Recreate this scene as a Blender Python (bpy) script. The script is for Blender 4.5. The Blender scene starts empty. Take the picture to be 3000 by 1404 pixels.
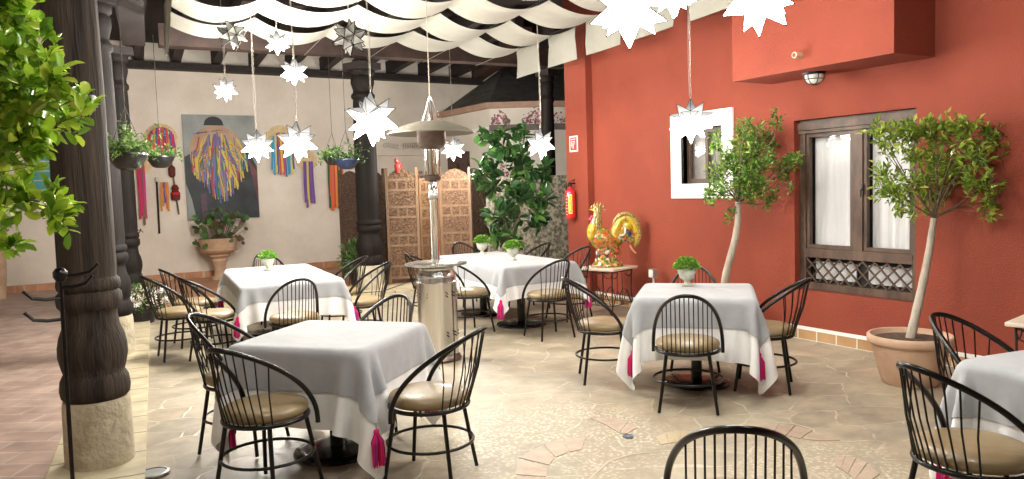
import bpy, math, random
import numpy as np
from mathutils import Vector, Matrix
C = bpy.context.scene.collection
random.seed(7)
RS = np.random.RandomState(11)
PI = math.pi
rad = math.radians
# ------------------------------------------------------------------ camera model
F = 2220.; YAW = rad(30.5); PITCH = math.atan(152/F); ROLL = 0.031; H = 1.62
vd = np.array([math.sin(YAW)*math.cos(PITCH), math.cos(YAW)*math.cos(PITCH), -math.sin(PITCH)])
r0 = np.array([math.cos(YAW), -math.sin(YAW), 0.]); u0 = np.cross(r0, vd)
cR, sR = math.cos(ROLL), math.sin(ROLL)
vr = r0*cR - u0*sR; vu = u0*cR + r0*sR
CAM = np.array([0, 0, H])
def ray(x, y):
    return vd*F + vr*(x-1500) - vu*(y-702)
def G(x, y, z=0.):                       # survey point at height z
    v = ray(x, y); return CAM + v*((z-H)/v[2])
def PX(x, y, c): v = ray(x, y); return CAM + v*(c/v[0])
def PY(x, y, c): v = ray(x, y); return CAM + v*(c/v[1])
def DP(x, y, dep): v = ray(x, y); return CAM + v*(dep/F)
def W(px, dep): return px*dep/F

# ------------------------------------------------------------------ materials
def nodes(name):
    m = bpy.data.materials.new(name); m.use_nodes = True
    nt = m.node_tree; b = nt.nodes['Principled BSDF']
    return m, nt, b
def mat(name, c1, c2=None, rough=.6, metal=0., scale=4., bump=0., bscale=60., coat=0., spec=.5, detail=6., lo=.35, hi=.65, sheen=0., stretch=None):
    m, nt, b = nodes(name)
    b.inputs['Roughness'].default_value = rough; b.inputs['Metallic'].default_value = metal
    b.inputs['Coat Weight'].default_value = coat; b.inputs['Specular IOR Level'].default_value = spec
    if sheen: b.inputs['Sheen Weight'].default_value = sheen
    tc = nt.nodes.new('ShaderNodeTexCoord'); vec = tc.outputs['Object']
    if stretch:
        mp = nt.nodes.new('ShaderNodeMapping'); mp.inputs['Scale'].default_value = stretch
        nt.links.new(vec, mp.inputs['Vector']); vec = mp.outputs[0]
    if c2 is not None:
        n = nt.nodes.new('ShaderNodeTexNoise'); n.inputs['Scale'].default_value = scale; n.inputs['Detail'].default_value = detail
        n.inputs['Roughness'].default_value = .62
        r = nt.nodes.new('ShaderNodeValToRGB'); r.color_ramp.elements[0].position = lo; r.color_ramp.elements[1].position = hi
        r.color_ramp.elements[0].color = (*c1, 1); r.color_ramp.elements[1].color = (*c2, 1)
        nt.links.new(vec, n.inputs['Vector']); nt.links.new(n.outputs['Fac'], r.inputs[0]); nt.links.new(r.outputs[0], b.inputs['Base Color'])
    else: b.inputs['Base Color'].default_value = (*c1, 1)
    if bump:
        n2 = nt.nodes.new('ShaderNodeTexNoise'); n2.inputs['Scale'].default_value = bscale; n2.inputs['Detail'].default_value = 5
        bp = nt.nodes.new('ShaderNodeBump'); bp.inputs['Strength'].default_value = bump; bp.inputs['Distance'].default_value = .02
        nt.links.new(vec, n2.inputs['Vector']); nt.links.new(n2.outputs['Fac'], bp.inputs['Height']); nt.links.new(bp.outputs[0], b.inputs['Normal'])
    return m
def attrmat(name, rough=.5, translucent=0., coat=0., spec=.4, sheen=0.):
    m, nt, b = nodes(name)
    a = nt.nodes.new('ShaderNodeAttribute'); a.attribute_name = 'col'
    nt.links.new(a.outputs['Color'], b.inputs['Base Color'])
    b.inputs['Roughness'].default_value = rough; b.inputs['Coat Weight'].default_value = coat; b.inputs['Specular IOR Level'].default_value = spec
    if translucent:
        t = nt.nodes.new('ShaderNodeBsdfTranslucent'); mx = nt.nodes.new('ShaderNodeMixShader'); mx.inputs[0].default_value = translucent
        out = nt.nodes['Material Output']
        nt.links.new(a.outputs['Color'], t.inputs['Color']); nt.links.new(b.outputs[0], mx.inputs[1]); nt.links.new(t.outputs[0], mx.inputs[2]); nt.links.new(mx.outputs[0], out.inputs[0])
    return m
def stone_floor():
    m, nt, b = nodes('flagstone'); N = nt.nodes.new; L = nt.links.new
    tc = N('ShaderNodeTexCoord'); o = tc.outputs['Object']
    nz = N('ShaderNodeTexNoise'); nz.inputs['Scale'].default_value = 2.2; nz.inputs['Detail'].default_value = 3; L(o, nz.inputs['Vector'])
    ms = N('ShaderNodeVectorMath'); ms.operation = 'SCALE'; ms.inputs['Scale'].default_value = .22; L(nz.outputs['Color'], ms.inputs[0])
    ad = N('ShaderNodeVectorMath'); ad.operation = 'ADD'; L(o, ad.inputs[0]); L(ms.outputs[0], ad.inputs[1])
    mp = N('ShaderNodeMapping'); mp.inputs['Rotation'].default_value = (0, 0, rad(38)); mp.inputs['Scale'].default_value = (2.3, 3.3, 1); L(ad.outputs[0], mp.inputs['Vector'])
    ve = N('ShaderNodeTexVoronoi'); ve.feature = 'DISTANCE_TO_EDGE'; ve.inputs['Scale'].default_value = 1.0; ve.inputs['Randomness'].default_value = .55; L(mp.outputs[0], ve.inputs['Vector'])
    vc = N('ShaderNodeTexVoronoi'); vc.inputs['Scale'].default_value = 1.0; vc.inputs['Randomness'].default_value = .55; L(mp.outputs[0], vc.inputs['Vector'])
    sp = N('ShaderNodeSeparateColor'); L(vc.outputs['Color'], sp.inputs[0])
    rr = N('ShaderNodeValToRGB'); e = rr.color_ramp.elements
    e[0].position = 0; e[0].color = (.365, .32, .245, 1); e[1].position = 1; e[1].color = (.43, .365, .28, 1)
    q = rr.color_ramp.elements.new(.5); q.color = (.41, .37, .295, 1)
    L(sp.outputs[0], rr.inputs[0])
    n2 = N('ShaderNodeTexNoise'); n2.inputs['Scale'].default_value = 3.; n2.inputs['Detail'].default_value = 9; n2.inputs['Roughness'].default_value = .7; L(o, n2.inputs['Vector'])
    r2 = N('ShaderNodeValToRGB'); r2.color_ramp.elements[0].position = .3; r2.color_ramp.elements[0].color = (.52, .50, .46, 1); r2.color_ramp.elements[1].position = .72; r2.color_ramp.elements[1].color = (1.25, 1.2, 1.1, 1)
    L(n2.outputs['Fac'], r2.inputs[0])
    mu = N('ShaderNodeMix'); mu.data_type = 'RGBA'; mu.blend_type = 'MULTIPLY'; mu.inputs[0].default_value = .9; L(rr.outputs[0], mu.inputs[6]); L(r2.outputs[0], mu.inputs[7])
    # pale grout, broken up
    gr = N('ShaderNodeMapRange'); gr.inputs[1].default_value = .008; gr.inputs[2].default_value = .03; gr.inputs[3].default_value = 1; gr.inputs[4].default_value = 0; L(ve.outputs['Distance'], gr.inputs[0])
    n3 = N('ShaderNodeTexNoise'); n3.inputs['Scale'].default_value = 5.; L(o, n3.inputs['Vector'])
    r3 = N('ShaderNodeMapRange'); r3.inputs[1].default_value = .42; r3.inputs[2].default_value = .6; r3.inputs[3].default_value = .05; r3.inputs[4].default_value = .75; L(n3.outputs['Fac'], r3.inputs[0])
    mg = N('ShaderNodeMath'); mg.operation = 'MULTIPLY'; L(gr.outputs[0], mg.inputs[0]); L(r3.outputs[0], mg.inputs[1])
    mx = N('ShaderNodeMix'); mx.data_type = 'RGBA'; L(mg.outputs[0], mx.inputs[0]); L(mu.outputs[2], mx.inputs[6]); mx.inputs[7].default_value = (.60, .52, .40, 1)
    # pebble inlay patches
    vp = N('ShaderNodeTexVoronoi'); vp.feature = 'F1'; vp.inputs['Scale'].default_value = 38; L(o, vp.inputs['Vector'])
    rp = N('ShaderNodeValToRGB'); rp.color_ramp.elements[0].position = .18; rp.color_ramp.elements[0].color = (.60, .53, .41, 1); rp.color_ramp.elements[1].position = .55; rp.color_ramp.elements[1].color = (.33, .285, .205, 1); L(vp.outputs['Distance'], rp.inputs[0])
    sx = N('ShaderNodeVectorMath'); sx.operation = 'DISTANCE'; sx.inputs[1].default_value = (2.75, 4.15, 0); L(ad.outputs[0], sx.inputs[0])
    pm = N('ShaderNodeMapRange'); pm.inputs[1].default_value = .62; pm.inputs[2].default_value = .95; pm.inputs[3].default_value = 1; pm.inputs[4].default_value = 0; L(sx.outputs['Value'], pm.inputs[0])
    sy = N('ShaderNodeVectorMath'); sy.operation = 'DISTANCE'; sy.inputs[1].default_value = (3.6, 2.6, 0); L(ad.outputs[0], sy.inputs[0])
    pw = N('ShaderNodeMapRange'); pw.inputs[1].default_value = .5; pw.inputs[2].default_value = .8; pw.inputs[3].default_value = .9; pw.inputs[4].default_value = 0; L(sy.outputs['Value'], pw.inputs[0])
    mxm = N('ShaderNodeMath'); mxm.operation = 'MAXIMUM'; L(pm.outputs[0], mxm.inputs[0]); L(pw.outputs[0], mxm.inputs[1])
    n5 = N('ShaderNodeMapRange'); n5.inputs[1].default_value = .4; n5.inputs[2].default_value = .55; n5.inputs[3].default_value = .15; n5.inputs[4].default_value = 1; L(n2.outputs['Fac'], n5.inputs[0])
    pk = N('ShaderNodeMath'); pk.operation = 'MULTIPLY'; L(mxm.outputs[0], pk.inputs[0]); L(n5.outputs[0], pk.inputs[1])
    m5 = N('ShaderNodeMix'); m5.data_type = 'RGBA'; L(pk.outputs[0], m5.inputs[0]); L(mx.outputs[2], m5.inputs[6]); L(rp.outputs[0], m5.inputs[7])
    L(m5.outputs[2], b.inputs['Base Color'])
    rg = N('ShaderNodeMapRange'); rg.inputs[3].default_value = .32; rg.inputs[4].default_value = .62; L(n2.outputs['Fac'], rg.inputs[0]); L(rg.outputs[0], b.inputs['Roughness'])
    hs = N('ShaderNodeMath'); hs.operation = 'MULTIPLY_ADD'; hs.inputs[1].default_value = .5; L(n2.outputs['Fac'], hs.inputs[0]); L(mg.outputs[0], hs.inputs[2])
    bp = N('ShaderNodeBump'); bp.inputs['Strength'].default_value = .35; bp.inputs['Distance'].default_value = .012; L(hs.outputs[0], bp.inputs['Height']); L(bp.outputs[0], b.inputs['Normal'])
    return m
def brickmat(name, c1, c2, cm, bw, rh, rot=0., mortar=.012, rough=.55, off=.5, warp=.02):
    m, nt, b = nodes(name); N = nt.nodes.new; L = nt.links.new
    tc = N('ShaderNodeTexCoord'); o = tc.outputs['Object']
    nz = N('ShaderNodeTexNoise'); nz.inputs['Scale'].default_value = 3; L(o, nz.inputs['Vector'])
    ms = N('ShaderNodeVectorMath'); ms.operation = 'SCALE'; ms.inputs['Scale'].default_value = warp; L(nz.outputs['Color'], ms.inputs[0])
    ad = N('ShaderNodeVectorMath'); L(o, ad.inputs[0]); L(ms.outputs[0], ad.inputs[1])
    mp = N('ShaderNodeMapping'); mp.inputs['Rotation'].default_value = (0, 0, rot); L(ad.outputs[0], mp.inputs['Vector'])
    br = N('ShaderNodeTexBrick'); br.offset = off; br.inputs['Scale'].default_value = 1; br.inputs['Mortar Size'].default_value = mortar
    br.inputs['Brick Width'].default_value = bw; br.inputs['Row Height'].default_value = rh; br.inputs['Mortar Smooth'].default_value = .3
    br.inputs['Color1'].default_value = (*c1, 1); br.inputs['Color2'].default_value = (*c2, 1); br.inputs['Mortar'].default_value = (*cm, 1); L(mp.outputs[0], br.inputs['Vector'])
    n2 = N('ShaderNodeTexNoise'); n2.inputs['Scale'].default_value = 5; n2.inputs['Detail'].default_value = 8; L(o, n2.inputs['Vector'])
    r2 = N('ShaderNodeValToRGB'); r2.color_ramp.elements[0].position = .3; r2.color_ramp.elements[0].color = (.68, .68, .68, 1); r2.color_ramp.elements[1].position = .7; r2.color_ramp.elements[1].color = (1.2, 1.2, 1.2, 1); L(n2.outputs['Fac'], r2.inputs[0])
    mu = N('ShaderNodeMix'); mu.data_type = 'RGBA'; mu.blend_type = 'MULTIPLY'; mu.inputs[0].default_value = .85; L(br.outputs['Color'], mu.inputs[6]); L(r2.outputs[0], mu.inputs[7])
    L(mu.outputs[2], b.inputs['Base Color']); b.inputs['Roughness'].default_value = rough
    bp = N('ShaderNodeBump'); bp.inputs['Strength'].default_value = .3; bp.inputs['Distance'].default_value = .01; bp.invert = True; L(br.outputs['Fac'], bp.inputs['Height']); L(bp.outputs[0], b.inputs['Normal'])
    return m
def starmat(name, lit):
    m, nt, b = nodes(name); N = nt.nodes.new; L = nt.links.new
    if lit:
        tc = N('ShaderNodeTexCoord'); s = N('ShaderNodeSeparateXYZ'); L(tc.outputs['Object'], s.inputs[0])
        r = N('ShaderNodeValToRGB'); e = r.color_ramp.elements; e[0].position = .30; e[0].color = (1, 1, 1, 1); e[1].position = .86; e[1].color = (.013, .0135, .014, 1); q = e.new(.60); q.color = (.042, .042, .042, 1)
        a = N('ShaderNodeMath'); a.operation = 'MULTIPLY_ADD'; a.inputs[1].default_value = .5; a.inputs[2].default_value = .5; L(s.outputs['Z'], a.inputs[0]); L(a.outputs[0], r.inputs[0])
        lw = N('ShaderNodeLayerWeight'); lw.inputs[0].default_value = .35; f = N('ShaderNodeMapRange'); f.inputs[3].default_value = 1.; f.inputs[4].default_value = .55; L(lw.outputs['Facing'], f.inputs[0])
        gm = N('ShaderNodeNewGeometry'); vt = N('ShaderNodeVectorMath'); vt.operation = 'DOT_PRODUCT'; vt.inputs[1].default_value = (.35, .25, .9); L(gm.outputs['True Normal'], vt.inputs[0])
        fz = N('ShaderNodeMapRange'); fz.inputs[1].default_value = -.8; fz.inputs[2].default_value = .8; fz.inputs[3].default_value = 1.25; fz.inputs[4].default_value = .55; L(vt.outputs['Value'], fz.inputs[0])  # facet shading put into the emission: upward-facing panes glow less
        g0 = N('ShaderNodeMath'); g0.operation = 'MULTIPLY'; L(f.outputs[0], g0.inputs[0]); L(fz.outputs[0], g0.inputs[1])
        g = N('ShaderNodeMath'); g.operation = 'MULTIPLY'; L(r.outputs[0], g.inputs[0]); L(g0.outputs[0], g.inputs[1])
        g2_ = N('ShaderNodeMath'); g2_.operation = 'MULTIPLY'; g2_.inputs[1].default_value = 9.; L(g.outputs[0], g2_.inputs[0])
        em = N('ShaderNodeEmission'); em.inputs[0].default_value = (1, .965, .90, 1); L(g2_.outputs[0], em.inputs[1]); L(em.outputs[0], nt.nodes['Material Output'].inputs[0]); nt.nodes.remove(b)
    else:
        n = N('ShaderNodeTexNoise'); n.inputs['Scale'].default_value = 3.
        r = N('ShaderNodeValToRGB'); r.color_ramp.elements[0].position = .35; r.color_ramp.elements[0].color = (.17, .17, .16, 1); r.color_ramp.elements[1].position = .65; r.color_ramp.elements[1].color = (.36, .35, .32, 1)
        L(n.outputs['Fac'], r.inputs[0]); L(r.outputs[0], b.inputs['Base Color']); b.inputs['Roughness'].default_value = .25
        b.inputs['Transmission Weight'].default_value = .25
    return m
M = dict(
 stone=stone_floor(),
 brick=brickmat('terracotta_brick', (.38, .26, .21), (.44, .32, .26), (.48, .385, .32), .42, .21, rad(33), .010),
 tile=brickmat('terracotta_tile', (.42, .19, .09), (.50, .25, .13), (.46, .34, .24), .30, .30, rad(30), .010, off=0.),
 kerb=brickmat('kerb_stone', (.50, .43, .28), (.58, .50, .34), (.22, .18, .11), 1.4, .44, rad(5), .012, warp=.06),
 red=mat('red_stucco', (.205, .034, .016), (.30, .056, .026), .82, scale=.9, bump=.4, bscale=70, lo=.25, hi=.75, detail=10),
 redd=mat('red_tint', (.215, .036, .017), (.285, .052, .024), .82, scale=1.6, bump=.4, bscale=70, lo=.25, hi=.75, detail=10),
 cream=mat('cream_lime_plaster', (.64, .565, .48), (.76, .69, .60), .85, scale=1.1, bump=.3, bscale=40, detail=9),
 cream2=mat('pale_plaster', (.66, .60, .51), (.72, .67, .59), .85, scale=1.5, bump=.25, bscale=40),
 white=mat('white_paint', (.80, .78, .74), (.84, .83, .80), .7, scale=3, bump=.1),
 wood=mat('dark_turned_wood', (.0055, .0038, .0032), (.014, .010, .008), .7, spec=.2, scale=3, bump=.25, bscale=14, stretch=(6, 6, .6)),
 woodlt=mat('worn_column_wood', (.016, .0115, .009), (.062, .046, .034), .75, spec=.2, scale=2.2, bump=.7, bscale=9, stretch=(6, 6, .4)),
 beam=mat('beam_wood', (.010, .0065, .006), (.026, .017, .014), .75, scale=3, bump=.2, bscale=25, stretch=(4, .6, 4)),
 beamr=mat('reddish_beam_wood', (.055, .026, .016), (.10, .048, .03), .6, scale=3, bump=.2, bscale=25),
 base=mat('column_base_stone', (.36, .30, .20), (.62, .55, .41), .85, scale=4, bump=.8, bscale=25, detail=9),
 winwood=mat('window_wood', (.05, .028, .018), (.12, .07, .045), .5, scale=3, bump=.2, bscale=30, stretch=(3, 3, 1)),
 black=mat('black_metal', (.004, .003, .003), (.009, .0065, .0055), .3, scale=9, spec=.32),
 iron=mat('wrought_iron', (.02, .014, .012), (.05, .035, .028), .5, scale=9, metal=.3),
 vinyl=mat('olive_vinyl', (.20, .14, .065), (.27, .195, .10), .45, scale=7, bump=.08, bscale=22, spec=.6, coat=.15),
 basep=mat('black_cast_base', (.005, .005, .0055), (.010, .010, .011), .2, scale=9, spec=.45),
 wcloth=mat('white_tablecloth', (.74, .735, .73), (.80, .795, .79), .85, scale=6, bump=.4, bscale=4.5, sheen=.2),
 gcloth=mat('grey_overcloth', (.31, .32, .335), (.36, .37, .385), .85, scale=6, bump=.4, bscale=4.5, sheen=.25),
 canvas=mat('canopy_fabric', (.29, .28, .235), (.33, .32, .275), .85, scale=3, bump=.05),
 steel=mat('brushed_steel', (.50, .49, .47), (.62, .61, .60), .26, metal=1., scale=20, stretch=(1, 1, .05), bump=.02),
 chrome=mat('polished_tube', (.8, .78, .75), None, .12, metal=1.),
 bronze=mat('heater_hood', (.15, .135, .105), (.19, .17, .135), .5, metal=.3, scale=5),
 bronze2=mat('heater_burner', (.10, .075, .06), (.16, .12, .10), .35, metal=.8, scale=8),
 dark=mat('dark_void', (.01, .01, .012), None, .6),
 carved=mat('carved_sheesham', (.085, .042, .02), (.20, .105, .05), .55, scale=26, bump=.9, bscale=42, lo=.4, hi=.6),
 frame=mat('sheesham_frame', (.16, .09, .045), (.24, .14, .075), .5, scale=6, bump=.15, stretch=(6, 6, .8)),
 carvedd=mat('shaded_carved_wood', (.035, .02, .013), (.10, .055, .032), .55, scale=26, bump=.9, bscale=42, lo=.4, hi=.6),  # darker copy of the carved wood, shade of turned-away panels put into colour
 terra=mat('pale_terracotta', (.56, .36, .24), (.66, .46, .33), .8, scale=4, bump=.15, bscale=50),
 terra2=mat('urn_terracotta', (.42, .27, .17), (.55, .38, .26), .8, scale=5, bump=.25, bscale=40),
 soil=mat('soil', (.05, .03, .02), (.12, .075, .05), .95, scale=30, bump=.8, bscale=60),
 potw=mat('aged_white_pot', (.42, .42, .32), (.62, .62, .54), .7, scale=22, bump=.2),
 bark=mat('pale_bark', (.34, .29, .23), (.52, .47, .39), .85, scale=9, bump=.5, bscale=30, stretch=(1, 1, .4)),
 barkd=mat('brown_bark', (.10, .07, .045), (.18, .13, .08), .85, scale=9, bump=.4, bscale=40),
 leaf=attrmat('leaf', .42, .28, .15), leafgloss=attrmat('glossy_leaf', .3, .32, .25), paint=attrmat('paint', .6), cloth=attrmat('ribbon', .55, .1), glaze=attrmat('glaze', .18, 0., .6), thread=attrmat('thread', .8),
 curtain=mat('net_curtain', (.56, .565, .57), (.66, .665, .67), .9, scale=3, stretch=(1, 9, .3), lo=.3, hi=.7),
 carvedstone=mat('carved_stone', (.085, .078, .052), (.30, .275, .21), .9, scale=16, bump=1.0, bscale=20, lo=.42, hi=.58),
 extred=mat('extinguisher_red', (.55, .02, .03), None, .25, coat=.6), yellow=mat('yellow_label', (.85, .68, .08), None, .5),
 signw=mat('sign_white', (.82, .72, .68), None, .5), signr=mat('sign_red', (.50, .04, .03), None, .5),
 marble=mat('stone_top', (.62, .52, .40), (.74, .66, .54), .4, scale=7), basket=mat('straw', (.62, .45, .24), (.74, .58, .34), .8, scale=20, bump=.4),
 plastic=mat('black_plastic_pot', (.006, .0065, .007), (.012, .013, .014), .3, scale=6, coat=.3),
 blueplastic=mat('navy_plastic_pot', (.015, .025, .06), None, .35), grey=mat('grey_metal', (.32, .32, .31), (.42, .42, .40), .4, metal=.6, scale=8),
 teal=mat('teal_paint', (.05, .26, .25), (.08, .32, .30), .6, scale=5), tan=mat('cornice', (.36, .22, .15), (.46, .30, .22), .7, scale=4),
 roof=mat('grey_roof', (.10, .095, .085), (.17, .155, .14), .9, scale=5, bump=.6, bscale=14), lamp=mat('lamp_glass', (.75, .74, .70), None, .25, coat=.5),
 skirting=brickmat('yellow_tile', (.62, .38, .17), (.72, .47, .24), (.78, .70, .58), .8, .2, 0, .014),
 rope=mat('cord', (.42, .36, .28), None, .8), chain=mat('chain_metal', (.42, .38, .33), None, .4, metal=.8),
 glass=None, lit=starmat('lit_star_glass', True), unlit=starmat('unlit_star_glass', False), groundm=mat('earth', (.10, .09, .07), (.16, .14, .11), .95))
g, nt, b = nodes('heater_glass'); b.inputs['Transmission Weight'].default_value = .75; b.inputs['Roughness'].default_value = .06; b.inputs['Base Color'].default_value = (.95, .95, .93, 1); M['glass'] = g
# skirting tiles need a mapping that runs along Y
nt = M['skirting'].node_tree
mp = [n for n in nt.nodes if n.type == 'MAPPING'][0]; mp.inputs['Rotation'].default_value = (rad(90), 0, rad(90)); 
br = [n for n in nt.nodes if n.type == 'TEX_BRICK'][0]; br.inputs['Brick Width'].default_value = .215; br.inputs['Row Height'].default_value = .4; br.offset = 0.

# ------------------------------------------------------------------ mesh helpers
class MB:
    def __init__(s): s.v = []; s.f = []; s.c = []
    def add(s, vs, fs, col=None):
        n = len(s.v); s.v += [tuple(map(float, p)) for p in vs]; s.f += [tuple(i+n for i in f) for f in fs]
        s.c += [col or (.5, .5, .5)]*len(vs); return s
    def box(s, a, b, col=None):
        x0, y0, z0 = a; x1, y1, z1 = b
        return s.add([(x0,y0,z0),(x1,y0,z0),(x1,y1,z0),(x0,y1,z0),(x0,y0,z1),(x1,y0,z1),(x1,y1,z1),(x0,y1,z1)],
                     [(0,3,2,1),(4,5,6,7),(0,1,5,4),(1,2,6,5),(2,3,7,6),(3,0,4,7)], col)
    def bar(s, p, q, w, h, up=(0,0,1), col=None):
        p, q = Vector(p), Vector(q); d = (q-p).normalized(); up = Vector(up)
        sd = d.cross(up).normalized()*w/2; u = sd.cross(d).normalized()*h/2
        return s.add([p-sd-u,p+sd-u,p+sd+u,p-sd+u,q-sd-u,q+sd-u,q+sd+u,q-sd+u],[(0,3,2,1),(4,5,6,7),(0,1,5,4),(1,2,6,5),(2,3,7,6),(3,0,4,7)], col)
    def tube(s, pts, r, n=8, closed=False, col=None, cap=True):
        P = [Vector(p) for p in pts]; m = len(P); R = r if isinstance(r, (list, tuple)) else [r]*m
        prev = None; vs = []
        for i, p in enumerate(P):
            if closed: t = P[(i+1) % m]-P[i-1]
            else: t = P[min(i+1, m-1)]-P[max(i-1, 0)]
            t.normalize()
            if prev is None:
                a = Vector((0,0,1)) if abs(t.z) < .9 else Vector((1,0,0)); x = t.cross(a).normalized()
            else: x = (prev - t*prev.dot(t)).normalized()
            prev = x; y = t.cross(x)
            for k in range(n):
                an = 2*PI*k/n; vs.append(p + x*(R[i]*math.cos(an)) + y*(R[i]*math.sin(an)))
        fs = []
        for i in range(m if closed else m-1):
            a = i*n; b2 = ((i+1) % m)*n
            for k in range(n): fs.append((a+k, a+(k+1) % n, b2+(k+1) % n, b2+k))
        if not closed and cap: fs.append(tuple(range(n-1, -1, -1))); fs.append(tuple(range((m-1)*n, m*n)))
        return s.add(vs, fs, col)
    def lathe(s, prof, n=24, at=(0,0,0), col=None, sx=1., sy=1.):
        vs = []; fs = []; m = len(prof)
        for (r, z) in prof:
            for k in range(n): a = 2*PI*k/n; vs.append((at[0]+r*sx*math.cos(a), at[1]+r*sy*math.sin(a), at[2]+z))
        for i in range(m-1):
            for k in range(n): fs.append((i*n+k, i*n+(k+1) % n, (i+1)*n+(k+1) % n, (i+1)*n+k))
        if prof[0][0] > 1e-4: fs.append(tuple(range(n-1, -1, -1)))
        if prof[-1][0] > 1e-4: fs.append(tuple(range((m-1)*n, m*n)))
        return s.add(vs, fs, col)
    def prism(s, poly, z0, z1, col=None):
        n = len(poly); vs = [(x, y, z0) for x, y in poly]+[(x, y, z1) for x, y in poly]
        return s.add(vs, [tuple(range(n-1, -1, -1)), tuple(range(n, 2*n))]+[(i, (i+1) % n, n+(i+1) % n, n+i) for i in range(n)], col)
    def build(s, name, m, parent=None, smooth=False, loc=None, rot=None, colattr=False, angle=None):
        me = bpy.data.meshes.new(name); me.from_pydata(s.v, [], s.f); me.update()
        if colattr:
            a = me.color_attributes.new('col', 'FLOAT_COLOR', 'POINT')
            a.data.foreach_set('color', np.array([(*c, 1) for c in s.c], dtype=np.float32).ravel())
        me.materials.append(m)
        if smooth:
            me.polygons.foreach_set('use_smooth', [True]*len(me.polygons))
            try: me.set_sharp_from_angle(angle=rad(angle or 40))
            except Exception: pass
        o = bpy.data.objects.new(name, me); C.objects.link(o)
        if parent is not None: o.parent = parent
        if loc is not None: o.location = loc
        if rot is not None: o.rotation_euler = rot
        return o
def tag(o, label=None, cat=None, group=None, kind=None):
    if label: o['label'] = label
    if cat: o['category'] = cat
    if group: o['group'] = group
    if kind: o['kind'] = kind
    return o
def empty(name, loc, rz=0., label=None, cat=None, group=None):
    o = bpy.data.objects.new(name, None); o.empty_display_size = .1; C.objects.link(o); o.location = [float(v) for v in loc]; o.rotation_euler = (0, 0, rz)
    return tag(o, label, cat, group)
def copy_tree(o, parent=None):
    c = o.copy(); C.objects.link(c); c.parent = parent
    for k in ('label', 'category', 'group'):
        if parent is None and k in c: del c[k]
    for ch in KIDS.get(o.name, [x for x in bpy.data.objects if x.parent == o]):
        copy_tree(ch, c)
    return c
KIDS = {}
def index_kids(o):
    ks = [x for x in bpy.data.objects if x.parent == o]; KIDS[o.name] = ks
    for k in ks: index_kids(k)
def struct(o): o['kind'] = 'structure'; return o
def foliage(name, P, D, S, mat_, parent, cols, aspect=.45, simple=True, droop=0., seed=0, loc=(0,0,0)):
    """P leaf bases, D stalk directions, S lengths; every leaf is a small folded blade"""
    rs = np.random.RandomState(seed); n = len(P); P = np.asarray(P, float); D = np.asarray(D, float).copy(); D[:, 2] -= droop
    D /= np.linalg.norm(D, axis=1, keepdims=True)+1e-9
    nr = rs.randn(n, 3)*.55; nr[:, 2] += 1.0
    side = np.cross(nr, D); side /= np.linalg.norm(side, axis=1, keepdims=True)+1e-9
    nn = np.cross(D, side); S = np.asarray(S, float)[:, None]
    if simple: T = [(0, 0, 0), (.5, .5, .12), (1, 0, 0), (.5, -.5, .12)]; FS = [(0, 2, 1), (0, 3, 2)]
    else:
        T = [(0,0,0), (.35,0,-.03), (.72,0,-.02), (1.,0,-.08), (.3,.42,.09), (.68,.5,.08), (.3,-.42,.09), (.68,-.5,.08), (.9,.25,.0), (.9,-.25,.0)]
        FS = [(0,1,4), (1,2,5,4), (2,3,8,5), (0,6,1), (1,6,7,2), (2,7,9,3)]
    V = np.zeros((n, len(T), 3))
    for i, (a, b_, c_) in enumerate(T): V[:, i] = P + D*S*a + side*S*(b_*aspect) + nn*S*c_
    k = len(T); V = V.reshape(-1, 3)
    faces = [tuple(j*k+i for i in f) for j in range(n) for f in FS]
    me = bpy.data.meshes.new(name); me.from_pydata(V.tolist(), [], faces); me.update()
    cols = np.array(cols); ci = rs.randint(0, len(cols), n); cc = cols[ci]*(.8+.4*rs.rand(n, 1)); cc = np.repeat(cc, k, axis=0)
    a = me.color_attributes.new('col', 'FLOAT_COLOR', 'POINT'); a.data.foreach_set('color', np.hstack([cc, np.ones((len(cc), 1))]).astype(np.float32).ravel())
    me.materials.append(mat_); me.polygons.foreach_set('use_smooth', [not simple]*len(me.polygons))
    o = bpy.data.objects.new(name, me); C.objects.link(o); o.parent = parent; o.location = loc
    return o
def crown_points(blobs, dens, seed, leaf, twig=.12, flat=(1,1,1)):
    """leaf positions along short twigs scattered in the blobs"""
    rs = np.random.RandomState(seed); P = []; D = []; S = []; TW = []
    for (c, r) in blobs:
        c = np.array(c); nt_ = max(3, int(dens*(r**2)*100))
        for _ in range(nt_):
            v = rs.randn(3); v /= np.linalg.norm(v); q = c + v*np.array(flat)*r*rs.rand()**.45
            dv = v*.8 + rs.randn(3)*.6; dv[2] += .35; dv /= np.linalg.norm(dv)
            L_ = twig*(.6+.8*rs.rand()); TW.append((q-dv*L_*.5, q+dv*L_*.5))
            m_ = rs.randint(6, 11)
            for j in range(m_):
                t = (j+.5)/m_; p = q+dv*L_*(t-.5); s_ = rs.randn(3); s_ -= dv*s_.dot(dv); s_ /= np.linalg.norm(s_)+1e-9
                P.append(p); D.append(s_*.9+dv*(.5+.6*t)); S.append(leaf*(.65+.6*rs.rand()))
    return P, D, S, TW

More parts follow.
